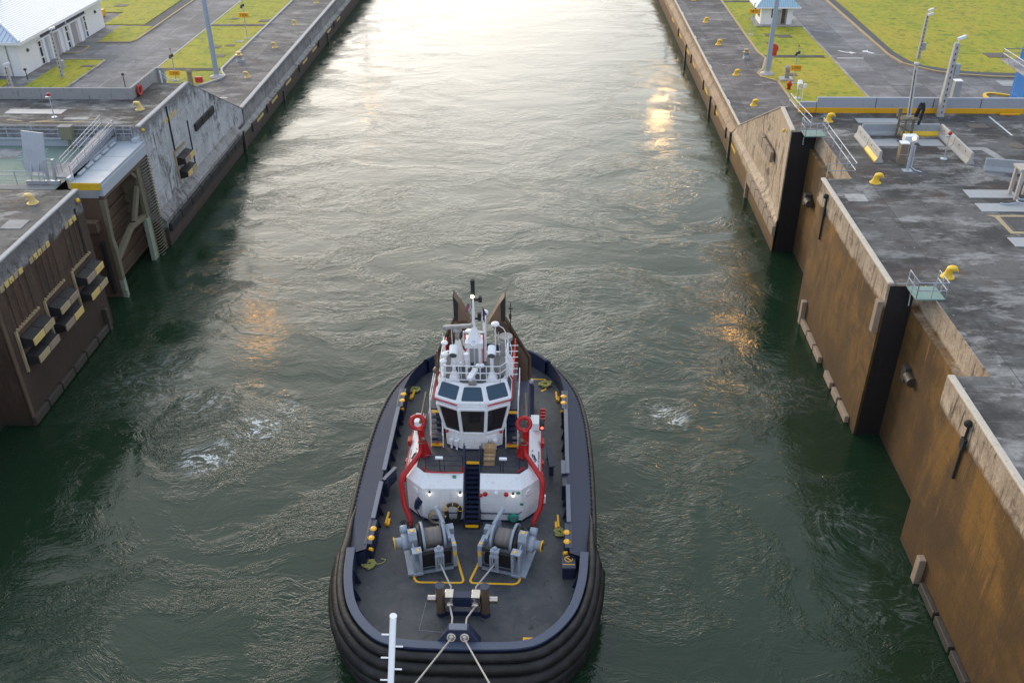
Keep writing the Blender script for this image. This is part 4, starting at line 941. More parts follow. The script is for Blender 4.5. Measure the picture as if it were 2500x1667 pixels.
camera_post(-60.9, 116.5, G, 5.7, "concrete camera post in the near left grass plot", 1.3)
camera_post(-65.5, 112.4, G, 2.5, "short concrete camera post at the left edge of the footpath")
camera_post(49.4, 126.6, G, 5.9, "concrete camera post at the edge of the wide lawn", 1.2, 2)
camera_post(34.7, 81.3, T, 6.3, "concrete camera post against the right barrier", 3.6, 1, .55)
# thin bollards on the left
for x, y, z, h, lb in ((-51.5, 112.9, G, 1.7, "thin grey post at the edge of the left road behind the parapet"), (-64.95, 115.5, G, 1.5, "dark thin post on the footpath corner by the white building"), (28.9, 104.4, G, 3.2, "white pole at the kerb end behind the right barrier")):
    t = thing("marker_post", lb, "post", (x, y, z))
    mb = MB(); mb.cyl((x, y, z), (x, y, z + h), .06, .05, 8); mb.build("post", WHITE if "white pole" in lb else DARKC, t)
    mb = MB(); mb.obox((x + (.15 if h > 3 else 0), y, z + h - .15), (.3, .25, .45 if h > 3 else .25)); mb.build("head", WHITE if h > 3 else DARKC, t, .02)

# ------------------------------------------------------------------ kiosk and small things on the right grass
kx0, kx1, ky0, ky1 = 32.0, 36.6, 144.3, 148.0
k = thing("kiosk", "small white kiosk with a pale blue roof on the right grass strip", "kiosk", (34.3, 146, G))
mb = MB(); mb.box(31.3, 38.1, 143.4, 149, G + .1, G + .22); mb.build("plinth", PALEC, k, .02)
mb = MB(); mb.box(kx0, 35.0, ky0, ky1, G + .22, 6.75); mb.box(35.0, kx1, ky0 + 1.5, ky1, G + .22, 6.75); mb.box(35.85, kx1, ky0, ky0 + 1.5, G + .22, 6.75); mb.build("wall", BW, k, .02)
q = Mt("pale blue kiosk roof"); p = q.pos(); s_ = q.xyz(p)
rib = q.step(q.math('ABSOLUTE', q.math('SUBTRACT', q.math('FRACT', q.math('MULTIPLY', s_[0], 3.0)), .5)), .36, .45)
KR = q.done(q.mix(rib, (.33, .50, .60), (.20, .33, .42)), .4, .1, q.bump(rib, .04, .7))
mb = MB(); x0, x1, y0, y1 = 31.0, 37.5, 143.6, 149; mb.loft([[(x0, y0, 6.72), (x1, y0, 6.72), (x1, y1, 6.72), (x0, y1, 6.72)], [(x0 + 1.8, y0 + 2.4, 8.4), (x1 - 1.8, y0 + 2.4, 8.4), (x1 - 1.8, y1 - 2.4, 8.4), (x0 + 1.8, y1 - 2.4, 8.4)]]); mb.build("roof", KR, k)
mb = MB(); mb.box(x0 - .05, x1 + .05, y0 - .05, y1 + .05, 6.55, 6.719); mb.build("eaves", WHITE, k, .02)
mb = MB(); mb.box(33.5, 33.95, ky0 - .03, ky0 + .02, 5.1, 6.4); f = mb.build("window", GLS, k)
mb = MB(); mb.box(34.3, 34.95, ky0 - .03, ky0 + .02, G + .25, 6.2); mb.build("louvre_door", PLATE, k)
mb = MB(); mb.box(kx0 - .03, kx0 + .02, 145.2, 146.6, 5.0, 6.3); mb.build("window", GLS, k)
mb = MB(); mb.box(35.01, 35.84, ky0 + 1.46, ky0 + 1.499, G + .25, 6.5); mb.build("porch_panel", TAN, k)
t = thing("hose_cabinet", "red round topped hose cabinet beside the right light mast", "hose cabinet", (29.1, 121.9, G))
mb = MB(); mb.cyl((29.1, 121.6, G + 2.6), (29.1, 122.3, G + 2.6), .62, n=18); mb.box(28.6, 29.6, 121.7, 122.2, G + 1.7, G + 2.6); mb.build("reel_case", REDP, t, .03)
mb = MB(); mb.box(29.0, 29.2, 121.8, 122.1, G, G + 1.7); mb.box(28.85, 29.3, 121.7, 122.2, G + 1.3, G + 1.7); mb.build("stand", GALV, t)
t = thing("pedestal", "pale round topped pedestal on a square slab on the right grass", "pedestal", (30.0, 116.9, G))
mb = MB(); mb.box(29.2, 30.8, 116.2, 117.6, G + .1, G + .3); mb.build("slab", COPE, t, .03)
mb = MB(); mb.cyl((30.05, 116.8, G + .3), (30.05, 116.8, G + 1.5), .28, .3); mb.sphere((30.05, 116.8, G + 1.55), .36); mb.build("case", PALEC, t)
t = thing("hydrant", "small red hydrant at the foot of the right 1300 sign", "hydrant", (29.4, 113.9, G))
mb = MB(); mb.lathe([(0, 0), (.2, 0), (.2, .7), (.28, .75), (.24, .95), (.1, 1.1), (0, 1.12)], (29.5, 112.9, G)); mb.cyl((29.2, 112.9, G + .6), (29.8, 112.9, G + .6), .1); mb.build("body", REDP, t)
t = thing("camera_stand", "white camera on a short stand at the right kerb", "camera stand", (29.75, 109.4, G))
mb = MB(); mb.cyl((29.75, 109.4, G), (29.75, 109.4, G + 1.6), .09, n=8); mb.lathe([(0, 0), (.4, 0), (.36, .18), (0, .2)], (29.75, 109.4, G)); mb.build("stand", GALV, t)
mb = MB(); mb.obox((29.75, 109.2, G + 1.9), (.5, .75, .5), Matrix.Rotation(.4, 3, 'X')); mb.cyl((29.75, 109.3, G + 1.2), (29.75, 109.3, G + 1.6), .22); mb.build("housing", WHITE, t, .05)

# ------------------------------------------------------------------ right platform: cages, rails, concrete blocks, mast equipment
def cage(x0, x1, y0, y1, z, lb, hi=1.1):
    t = thing("green_platform", lb, "platform", ((x0 + x1) / 2, (y0 + y1) / 2, z), "small green cage platforms over the recesses")
    mb = MB(); mb.box(x0, x1, y0, y1, z - .06, z + .04); mb.build("floor", paint("green grating %g" % y0, (.20, .30, .26), .6, 0, .3), t, .01)
    railing("railing", [(x0, y1, z), (x0, y0, z), (x1, y0, z), (x1, y1, z)], t, 1.1, .85, (1.1, .6), .028)
    mb = MB(); mb.cyl((x0 + .3, y1, z - .1), (x0 + .3, y1 - .2, z - 1.2), .04, n=6); mb.cyl((x1 - .3, y1, z - .1), (x1 - .3, y1 - .2, z - 1.2), .04, n=6); mb.build("bracket", GALV, t)
cage(21.75, 23.5, 75.8, 77.3, T + .02, "small green cage platform at the far right recess")
cage(21.8, 23.5, 48.3, 49.9, T + .02, "small green cage platform at the near right recess beside a yellow bollard")
def rail_thing(pts, lb, sp=2.0):
    p = pts[0]; t = thing("handrail", lb, "handrail", p, "handrails on the right platform"); railing("rail", pts, t, 1.1, sp, (1.1, .55), .035, RAIL)
rail_thing([(23.45, 75.6, T), (23.4, 66.95, T), (21.3, 66.92, T)], "pale handrail along the far right recess", 2.2)
rail_thing([(22.2, 84.0, T), (22.3, 81.4, T), (22.6, 77.6, T)], "pale handrail at the end of the grey barrier", 2.2)
JC = paint("jersey block concrete", (.44, .42, .38), .85, 0, .4, (.2, .19, .17), 1.3, .5)
JG = paint("grey jersey block concrete", (.33, .345, .355), .85, 0, .4, (.17, .17, .17), 1.3, .5)
def jersey(a, b, lb, mat, ymat=None, h=.95):
    a = Vector(a); b = Vector(b); d = (b - a).normalized(); n_ = Vector((-d.y, d.x, 0))
    t = thing("concrete_block", lb, "barrier block", (a + b) / 2 + Vector((0, 0, 0)), "concrete barrier blocks on the right platform")
    prof = [(-.32, 0), (.32, 0), (.32, .12), (.14, .38), (.09, h), (-.09, h), (-.14, .38), (-.32, .12)]
    mb = MB(); mb.loft([[p + n_ * u + Vector((0, 0, v)) for u, v in prof] for p in (a, b)]); mb.build("block", mat, t, .02)
    for s1 in (-1, 1):
        for f in (.3, .7):
            c = a + (b - a) * f + n_ * (.115 * s1) + Vector((0, 0, .7)); mb = MB(); mb.obox(c, (.07, .07, .07)); mb.build("lifting_hole", PALEC if mat is JG else DARKC, t)
    if ymat:
        mb = MB(); pr = [(-.325, .0), (-.325, .125), (-.145, .385), (-.16, .385), (-.345, .12), (-.345, 0)]
        mb.loft([[p + n_ * (u * ymat[0]) + Vector((0, 0, v + .002)) for u, v in pr] for p in (a + d * .05, b - d * .05)]); mb.build("paint_band", YEL, t)
jersey((26.1, 75.9, T), (26.1, 73.0, T), "tan concrete block at the left of the ring, the farther one", JC)
jersey((26.1, 72.9, T), (26.1, 70.0, T), "tan concrete block at the left of the ring with a yellow foot", JC, (1,))
jersey((26.5, 76.4, T), (29.4, 76.4, T), "grey concrete block at the back of the ring, left of the crane post", JG)
jersey((29.6, 76.4, T), (32.8, 76.4, T), "grey concrete block at the back of the ring with faded orange paint", JG, (1,))
jersey((33.0, 76.4, T), (33.0, 73.3, T), "tan concrete block at the right of the ring, the farther one", JC)
jersey((33.0, 73.2, T), (33.0, 69.8, T), "tan concrete block at the right of the ring, the nearer one", JC)
jersey((33.6, 68.7, T), (36.6, 68.0, T), "grey concrete block standing askew at the right edge", JG)
jersey((36.7, 67.9, T), (39.7, 67.6, T), "grey concrete block at the right edge, outermost of the row", JG)
t = thing("mast_gear", "weathered upright mast with black hoses in the ring of concrete blocks", "mast", (29.9, 75.6, T))
mb = MB(); mb.cyl((29.85, 75.6, T + 1.2), (29.5, 75.6, 17.4), .17, .15, 12); mb.lathe([(0, 0), (.2, 0), (.2, .2), (0, .22)], (29.5, 75.6, 17.3)); mb.build("mast_tube", paint("pale mast tube", (.52, .50, .46), .6), t)
mb = MB()
for x, y in ((29.2, 75.9), (30.1, 75.2), (29.5, 75.2), (30.4, 75.8)): mb.obox((x, y, T + .85), (.14, .14, 1.7))
mb.obox((29.8, 75.5, T + 1.75), (1.4, 1.0, .15)); mb.obox((29.4, 75.3, T + 1.0), (1.3, .1, .12), Matrix.Rotation(.5, 3, 'Y')); mb.obox((29.1, 75.9, T + 2.1), (.3, .3, .7)); mb.build("frame", RUSTG, t, .01)
mb = MB()
for i in range(5): mb.tube(spline([(30.2 + .05 * i, 75.6, T + 1.6), (30.35 + .08 * i, 75.5, T + 2.6), (30.5 + .07 * i, 75.5, T + 3.0), (30.7 + .05 * i, 75.45, T + 2.4), (30.55 + .04 * i, 75.4, T + 1.2)], 4), .035, 6)
mb.build("hose", BLACKR, t)
mb = MB(); mb.cyl((29.7, 75.38, T + 2), (29.42, 75.38, 17.0), .03, n=6); mb.build("conduit", DARKC, t)
for x, y, z1, lb in ((27.7, 69.9, 12.95, "brown cabinet with a white top standing in the ring of concrete blocks"), (34.8, 50.5, 13.0, "brown cabinet at the right edge below the cover plates"), (36.3, 83.0, 13.9, "grey cabinet on the back of the right barrier")):
    t = thing("cabinet", lb, "cabinet", (x, y, T), "upright cabinets on the right platform")
    mb = MB(); mb.box(x - .3, x + .3, y - .3, y + .3, T if y < 82 else G, z1); b = mb.build("case", paint("brown cabinet %g" % x, (.22, .17, .12) if y < 82 else (.3, .31, .32), .55), t, .02)
    mb = MB(); mb.box(x - .33, x + .33, y - .33, y + .33, z1 + .002, z1 + .08); mb.build("top", WHITE, b, .01)
    mb = MB(); mb.box(x - .28, x + .28, y - .315, y - .302, (T + z1) / 2 - .02, (T + z1) / 2 + .02); mb.build("latch", COPE, b)
t = thing("lamp_post", "short grey post with a lit round lamp beside the brown cabinet", "lamp post", (27.75, 68.4, T))
mb = MB(); mb.cyl((27.75, 68.4, T), (27.75, 68.4, 13.75), .11, .1, 10); mb.box(27.4, 28.1, 68.1, 68.7, T, T + .06); mb.tube([(27.95, 68.4, 13.3), (27.98, 68.4, T + .3), (28.3, 68.2, T + .1), (28.7, 68.0, T + .05)], .06, 6); mb.build("post", GALV, t)
mb = MB(); mb.sphere((27.68, 68.25, 13.9), .15); mb.build("lamp", lampm("small warm lamp", (1, .72, .38), 1.6), t)
t = thing("switch_box", "white flat junction box behind the lit lamp post", "junction box", (29.2, 72.5, T))
mb = MB(); mb.box(28.2, 29.2, 71.2, 71.9, 12.5, 13.0); mb.cyl((28.7, 71.5, T), (28.7, 71.5, 12.5), .07, n=8); mb.build("case", WHITE, t, .03)
t = thing("pipe_frame", "pale steel stand with black hoses at the right edge", "pipe stand", (34.5, 63.5, T))
mb = MB()
for x, y in ((33.6, 63.0), (34.6, 63.0), (33.6, 64.0), (34.6, 64.0)): mb.obox((x, y, T + 1.1), (.22, .22, 2.2))
mb.obox((34.1, 63.5, T + 2.25), (1.5, 1.3, .14)); mb.obox((34.1, 62.95, T + 1.3), (1.5, .1, .14), Matrix.Rotation(.6, 3, 'Y')); mb.build("frame", paint("weathered beige steel", (.46, .41, .36), .6), t, .01)
mb = MB()
for i in range(2): mb.tube(spline([(33.9 + .15 * i, 63.2, T + 2.3), (33.9 + .15 * i, 63.2, T + 3.6), (34.4 + .15 * i, 63.2, T + 4.3), (35.2, 63.2, T + 4.2)], 5), .06, 8)
mb.build("hose", BLACKR, t)
mb = MB(); mb.torus((33.7, 62.2, T + .25), .35, .05); mb.tube(spline([(33.4, 62.2, T + .15), (32.6, 62.0, T + .1), (32.2, 62.2, T + .08)], 4), .06); mb.build("valve", STEELB, t)
# blue tower with balcony
bt = thing("blue_tower", "bright blue tower with a railed balcony at the right edge", "tower", (57, 105, G))
q = Mt("blue cladding"); p = q.pos(); s_ = q.xyz(p)
jy = q.math('ABSOLUTE', q.math('SUBTRACT', q.math('FRACT', q.math('MULTIPLY', s_[1], .42)), .5)); jz = q.math('ABSOLUTE', q.math('SUBTRACT', q.math('FRACT', q.math('MULTIPLY', s_[2], .42)), .5))
ln = q.math('MAXIMUM', q.step(jy, .485, .493), q.step(jz, .485, .493))
BLUE = q.done(q.mix(q.math('MULTIPLY', ln, .5), q.mix(q.noise(p, .7, 4), (.012, .15, .52), (.02, .20, .62)), (.25, .42, .75)), .4)
mb = MB(); mb.box(54.4, 66, 96, 109.9, G, 16); mb.build("wall", BLUE, bt)
mb = MB(); mb.box(52.2, 54.39, 97, 109.85, 8.4, 8.62); mb.build("balcony", PALEC, bt, .02)
railing("railing", [(54.3, 109.75, 8.62), (52.3, 109.75, 8.62), (52.3, 97.1, 8.62)], bt, 1.1, 1.5, (1.1, .6), .04)

# ================================================================== the tug
TX = -3.67
tug = thing("tugboat", "navy and white harbour tug with black bow fenders lying bow first in the lock", "tugboat", (TX, 42, 0))
def TB(): return MB((TX, 0, 0))
NAVY = paint("navy hull paint", (.016, .024, .060), .4, 0, .3, (.05, .05, .05), 1.2, .3)
NAVYL = paint("worn grey blue plating", (.070, .076, .102), .75, 0, .35, (.05, .05, .06), 1.4, .35, spec=.15)
CAPB = paint("rail cap blue grey", (.125, .145, .195), .5, 0, .35, (.05, .05, .06), 1.4, .35)
BOWB = paint("bow rail blue", (.046, .062, .108), .4, 0, .4, (.12, .13, .15), 1.8, .4)
TWHITE = paint("tug white paint", (.80, .81, .83), .38, 0, .12, (.36, .25, .17), 1.3, .38)
RED = paint("fire red paint", (.44, .010, .012), .35, 0, .3, (.18, .01, .01), 2.0, .35)
WINCH = paint("winch grey blue", (.29, .335, .40), .42, 0, .2, (.12, .12, .13), 3, .35)
TYEL = paint("safety yellow", (.86, .44, .010), .45, 0, .2, (.3, .15, .02), 3, .3)
FUN = paint("sooty bronze exhaust", (.155, .105, .070), .42, .2, .5, (.04, .03, .025), 1.2, .55)
STAIN = paint("polished steel", (.50, .46, .42), .18, .9, .2, (.3, .22, .16), 4, .3)
WINCHR = paint("used winch rope", (.25, .225, .21), .9, 0, .4, (.12, .09, .07), 6, .5)
ROPEG = paint("grey rope", (.42, .39, .36), .9, 0, .4, (.15, .13, .12), 8, .4)
ROPEY = paint("yellow green rope", (.42, .41, .14), .9, 0, .4, (.2, .18, .08), 8, .4)
BOXC = paint("cardboard", (.40, .26, .13), .85, 0, .3, (.25, .16, .08), 2, .3)
def deckmat():
    q = Mt("tug deck paint"); p = q.pos()
    a = q.noise(p, .7, 6, .62, .6); b = q.noise(p, 2.6, 5, .6, 1.0); c = q.noise(p, 12, 3)
    col = q.mix(q.step(a, .35, .65), (.036, .041, .051), (.066, .069, .075))
    col = q.mix(q.math('MULTIPLY', q.step(b, .56, .72), .5), col, (.10, .098, .094))
    sp = q.step(q.noise(p, 2.1, 2, .4, .5), .69, .72)
    col = q.mix(q.math('MULTIPLY', sp, .8), col, (.018, .018, .020))
    col = q.mix(q.math('MULTIPLY', q.step(q.noise(q.map(p, (.6, 2.2, 1)), 1.5, 5, .65, 1.2), .60, .70), .35), col, (.11, .085, .06))
    return q.done(col, .62, 0, q.bump(c, .006, .6))
TDECK = deckmat()
def mirror(pts): return [(-x, y) for x, y in pts]
half = [(0, 28.95), (1.6, 29.0), (3.1, 29.15), (4.1, 29.6), (5.1, 30.5), (5.9, 31.8), (6.35, 33.6), (6.55, 35.6), (6.7, 38.5), (6.75, 42), (6.7, 45), (6.5, 48.2), (5.9, 51.2), (4.4, 54.1), (2.6, 55.7), (0, 56.35)]
HS = [(v.x, v.y) for v in spline([(a, b, 0) for a, b in half], 5)]
HULL = HS + [(-x, y) for x, y in HS[-2:0:-1]]
def hullring(sc, z, y0=28.95, sy=None):
    sy = sc if sy is None else sy
    return [(x * sc, 43 + (y - 43) * sy, z) for x, y in HULL]
mb = TB(); mb.loft([hullring(.90, -2.0, sy=.93), hullring(.955, .3, sy=.968), hullring(1, 2.0, sy=.995), hullring(1.0, 2.55)], False, True, True)
mb.build("hull", NAVY, tug)
mb = TB(); mb.face([(x * .95, 43 + (y - 43) * .962, 2.0) for x, y in HULL]); mb.build("main_deck", TDECK, tug)

# bow bulwark
bh = [(0, 29.15), (1.6, 29.17), (3.0, 29.30), (3.95, 29.68), (4.9, 30.6), (5.62, 31.85), (6.08, 33.6), (6.27, 35.5)]
BS = [(v.x, v.y) for v in spline([(a, b, 0) for a, b in bh], 6)]
BOW = [(-x, y) for x, y in BS[::-1]] + BS[1:]
def offset(P, d):
    o = []
    for i, (x, y) in enumerate(P):
        a = P[max(0, i - 1)]; b = P[min(len(P) - 1, i + 1)]; t = Vector((b[0] - a[0], b[1] - a[1])).normalized()
        o.append((x + t.y * d, y - t.x * d))          # outward for a path running from -x to +x around the bow
    return o
BIN = offset(BOW, -.40)
def ribbon(mb, A, za, B, zb, smooth=True):
    n = len(A); mb.add([(x, y, za) for x, y in A] + [(x, y, zb) for x, y in B], [(i, i + 1, n + i + 1, n + i) for i in range(n - 1)], smooth)
mb = TB(); ribbon(mb, offset(BOW, .02), 1.7, BOW, 3.26); mb.build("bow_bulwark", NAVY, tug)
mb = TB(); ribbon(mb, BIN, 3.26, offset(BOW, -.42), 1.98); mb.build("bulwark_lining", NAVY, tug)
mb = TB(); n_ = len(BOW)
mb.loft([[(o_[0], o_[1], 3.2), (o_[0], o_[1], 3.32), (i_[0], i_[1], 3.32), (i_[0], i_[1], 3.2)] for o_, i_ in zip(offset(BOW, .04), BIN)], True, True, False)
mb.build("bow_rail", BOWB, tug, .02)
# stiffeners inside the bulwark
for k in range(4, n_ - 4, 4):
    a = Vector((*BIN[k], 0)); b = Vector((*offset(BOW, -.72)[k], 0))
    d = (b - a).normalized(); s_ = Vector((-d.y, d.x, 0)) * .03
    mb = TB(); mb.add([a + s_ + Vector((0, 0, 3.1)), a - s_ + Vector((0, 0, 3.1)), a - s_ + Vector((0, 0, 2)), a + s_ + Vector((0, 0, 2)), b + s_ + Vector((0, 0, 2)), b - s_ + Vector((0, 0, 2))], [(0, 1, 2, 3), (0, 3, 4), (1, 5, 2), (0, 4, 5, 1)])
    mb.build("bulwark_bracket", NAVY, tug)
# fenders around the bow: ribbed rubber cylinders
FR = Mt("ribbed fender rubber"); p = FR.pos()
nn = FR.noise(p, 1.6, 5); nf = FR.noise(FR.map(p, (7, 7, 1.2)), 1, 4)
FENDER = FR.done(FR.mix(FR.step(nn, .42, .68), (.006, .0055, .0058), (.021, .018, .018)), .55, 0, FR.bump(FR.math('ADD', nf, nn), .03, .8))
for z, off, r in ((2.94, .22, .24), (2.44, .42, .34), (1.76, .55, .42), (1.02, .52, .38), (.35, .42, .38), (-.3, .3, .36)):
    P = offset(BOW, off); path = [(x, y, z) for x, y in P]
    yb = 35.9 if z > 2.6 else 35.2
    zt = max(z - .25, -.4)
    tl = lambda sg: [(sg * (6.45 + .25 * min(off, .45)), 36.7, (z + zt) / 2), (sg * 6.58, 38.3, zt), (sg * 6.5, 39.6, zt - .05)]
    path = tl(-1)[::-1] + path + tl(1)
    rr = [r * .22, r * .5, r * .85] + [r] * (len(path) - 6) + [r * .85, r * .5, r * .22]
    mb = TB(); mb.tube(path, rr, 12); mb.build("bow_fender", FENDER, tug)
# gunwale strips, tumblehome plating, inner rails
side = [(x, y) for x, y in HS if 35.5 <= y <= 54.5]
inn_y = [35.5, 38, 42, 46, 49, 50.6, 51.8, 52.8, 53.6, 54.5]; inn_x = [5.33, 5.33, 5.33, 5.33, 5.33, 5.22, 5.02, 4.68, 4.3, 3.72]
def inner(y):
    for i in range(len(inn_y) - 1):
        if inn_y[i] <= y <= inn_y[i + 1]:
            t = (y - inn_y[i]) / (inn_y[i + 1] - inn_y[i]); return inn_x[i] + t * (inn_x[i + 1] - inn_x[i])
    return inn_x[-1]
stern_out = [(x, y) for x, y in HS if y >= 54.0]
for s in (-1, 1):
    mb = TB()
    A = [(s * (x - .10), y, 2.66) for x, y in side]; B = [(s * inner(y), y, 3.14) for x, y in side]
    n_ = len(A); mb.add(A + B, [(i, i + 1, n_ + i + 1, n_ + i) if s > 0 else (i, n_ + i, n_ + i + 1, i + 1) for i in range(n_ - 1)], True)
    mb.build("side_plating", NAVYL, tug)
    mb = TB(); mb.add([(s * inner(y), y, 3.14) for x, y in side] + [(s * (inner(y) - .02), y, 2.0) for x, y in side], [(i, i + 1, n_ + i + 1, n_ + i) for i in range(n_ - 1)], True)
    mb.add([(s * 6.5, 35.5, 2.6), (s * 5.33, 35.5, 3.14), (s * 5.33, 35.5, 2.0), (s * 6.5, 35.5, 2.0)], [(0, 1, 2, 3)])
    mb.build("bulwark_lining", NAVY, tug)
    mb = TB(); mb.tube([(s * (x + .02), y, 2.58) for x, y in side], .15, 8); mb.build("rubbing_strip", FENDER, tug)
    for i in range(1, len(side) - 1):
        for f in (0, .5):
            x = side[i][0] + (side[i + 1][0] - side[i][0]) * f; y = side[i][1] + (side[i + 1][1] - side[i][1]) * f
            mb = TB(); mb.obox((s * (x - .10), y, 2.72), (.08, .08, .07)); mb.build("strip_bolt", DARK, tug)
    for y0, y1 in ((37.9, 40.95), (41.95, 48.2)):
        mb = TB(); mb.box(min(s * 5.20, s * 5.45), max(s * 5.20, s * 5.45), y0, y1, 3.1, 3.19); mb.build("rail_cap", CAPB, tug, .02)
    for y0, y1 in ((36.0, 37.85), (48.3, 50.3)):
        mb = TB(); mb.loft([[(s * 5.50, y, 3.12), (s * 5.08, y, 3.12), (s * 5.08, y, 2.0), (s * 5.5, y, 2.0)] for y in (y0, y1)]); mb.build("bitt_bracket", NAVY, tug, .02)
    for y in (38.4, 39.4, 40.4, 43, 44.2, 45.4, 46.6, 47.8):
        mb = TB(); mb.add([(s * 5.3, y, 3.05), (s * 5.3, y, 2.0), (s * 5.02, y, 2.0), (s * 5.3, y + .06, 3.05), (s * 5.3, y + .06, 2.0), (s * 5.02, y + .06, 2.0)], [(0, 1, 2), (3, 5, 4), (0, 2, 5, 3)])
        mb.build("bulwark_bracket", NAVY, tug)
# port gate flap open on the left of the picture, bench on the right
mb = TB(); mb.obox((-4.95, 41.6, 2.75), (.14, 1.2, .9), Matrix.Rotation(-.45, 3, 'Z')); mb.box(-5.3, -5.0, 40.98, 41.92, 2.0, 3.0); mb.build("gate_flap", NAVY, tug, .02)
mb = TB(); mb.obox((-4.95, 41.6, 3.22), (.2, 1.25, .05), Matrix.Rotation(-.45, 3, 'Z')); mb.build("gate_cap", CAPB, tug)
mb = TB(); mb.box(5.0, 5.45, 40.98, 41.92, 2.0, 3.05); mb.build("gate_flap", NAVY, tug, .02)
mb = TB(); mb.box(4.95, 5.2, 41.9, 43.1, 3.12, 3.2); mb.build("rail_cap", CAPB, tug, .02)
# stern bulwark
SR = [(x, y) for x, y in HS if y >= 53.9]
STERN = SR + [(-x, y) for x, y in SR[::-1][1:]]
mb = TB(); n_ = len(STERN)
def inset_st(P, d):
    o = []
    for i, (x, y) in enumerate(P):
        a = P[max(0, i - 1)]; b = P[min(len(P) - 1, i + 1)]; t = Vector((b[0] - a[0], b[1] - a[1])).normalized(); o.append((x - t.y * d, y + t.x * d))
    return o
SI = inset_st(STERN, .5)
mb.loft([[(a[0], a[1], 2.6), (a[0], a[1], 2.9), (b[0], b[1], 3.2), (b[0], b[1], 3.05)] for a, b in zip(STERN, SI)], True, True, True); mb.build("stern_rail", NAVYL, tug)
mb = TB(); ribbon(mb, SI, 3.1, inset_st(STERN, .52), 2.0); mb.build("bulwark_lining", NAVY, tug)

# deck bitts with yellow caps
for s in (-1, 1):
    for y in (36.45, 37.15, 48.95, 49.65):
        mb = TB(); mb.cyl((s * 5.2, y, 2.0), (s * 5.2, y, 3.08), .15, n=18); b = mb.build("mooring_bitt", NAVY, tug)
        mb = TB(); mb.lathe([(0, 0), (.18, 0), (.195, .025), (.18, .05), (0, .06)], (s * 5.2, y, 3.08), n=20); mb.build("cap", TYEL, b)
    for y in (35.85, 48.35):
        mb = TB(); mb.cyl((s * 5.2, y, 2.9), (s * 5.02, y - .1, 2.95), .09); mb.build("fairlead_pin", TYEL, tug)
    for y in (39.0, 51.0):
        x = s * 4.78
        mb = TB(); mb.obox((x, y, 2.14), (.12, .95, .2), Matrix.Rotation(s * .05, 3, 'Z')); mb.obox((x + .12 * (1 if y < 45 else -1) * s * -1, y - .25, 2.1), (.14, .5, .16)); mb.build("yellow_stop", TYEL, tug, .02)

# deck markings
def stripe(pts, w_, z):
    mb = TB(); P = [Vector((a, b, 0)) for a, b in pts]; L = []; Q = []
    for i, p_ in enumerate(P):
        d = (P[min(i + 1, len(P) - 1)] - P[max(i - 1, 0)]).normalized(); nn_ = Vector((-d.y, d.x, 0)) * w_ / 2; L.append(p_ + nn_); Q.append(p_ - nn_)
    for i in range(len(P) - 1): mb.face([(v.x, v.y, z) for v in (Q[i], Q[i + 1], L[i + 1], L[i])])
    return mb
def corner(a, b, c, r, k=5):
    a, b, c = Vector(a), Vector(b), Vector(c); p0 = b + (a - b).normalized() * r; p1 = b + (c - b).normalized() * r
    return [tuple((1 - t) ** 2 * p0 + 2 * t * (1 - t) * b + t * t * p1) for t in [i / k for i in range(k + 1)]]
for s in (-1, 1):
    a, b, c, d = (s * 3.42, 37.2), (s * 2.66, 34.42), (s * .12, 34.45), (s * .78, 36.7)
    stripe([a] + corner(a, b, c, .3) + corner(b, c, d, .3) + [d], .12, 2.006).build("deck_line", TYEL, tug)
stripe([(4.4, 30.9), (3.0, 30.95)], .12, 2.006).build("deck_line", TYEL, tug)
stripe([(3.06, 31.0), (3.06, 30.55)], .12, 2.007).build("deck_line", TYEL, tug)
stripe([(3.0, 53.2), (4.0, 53.2), (4.05, 52.0), (3.75, 51.8)], .14, 2.006).build("deck_line", TYEL, tug)
stripe([(-1.95, 33.1), (-2.1, 31.3), (-.9, 31.2)], .035, 2.006).build("deck_seam", CAPB, tug)

# H-bitt with stainless sleeves
mb = TB(); mb.box(-.86, .86, 32.15, 32.6, 2.75, 3.4); mb.box(-.86, .86, 32.25, 32.5, 2.0, 2.3); hb = mb.build("h_bitt", NAVY, tug, .03)
for s in (-1, 1):
    mb = TB(); mb.cyl((s * 1.1, 32.36, 2.0), (s * 1.1, 32.36, 3.95), .235, n=20); mb.build("bitt_post", FUN, hb)
    mb = TB(); mb.cyl((s * 1.1, 32.36, 3.952), (s * 1.1, 32.36, 4.0), .24, n=20); mb.build("post_cap", NAVYL, hb)
    mb = TB(); mb.cyl((s * 1.1, 32.36, 2.0), (s * 1.1, 32.36, 2.25), .25, n=20); mb.build("post_foot", NAVY, hb)
    mb = TB(); mb.cyl((s * 1.33, 32.36, 3.08), (s * 1.72, 32.36, 3.08), .19, n=18); mb.build("bar_end", STAIN, hb)
    mb = TB(); mb.box(min(s * .45, s * .87), max(s * .45, s * .87), 32.1, 32.66, 3.0, 3.46); mb.lathe([(.12, 0), (.22, .02), (.24, .1), (.14, .16)], (s * .62, 32.14, 2.85), (0, -1, 0)); mb.build("wear_sleeve", STAIN, hb, .02)
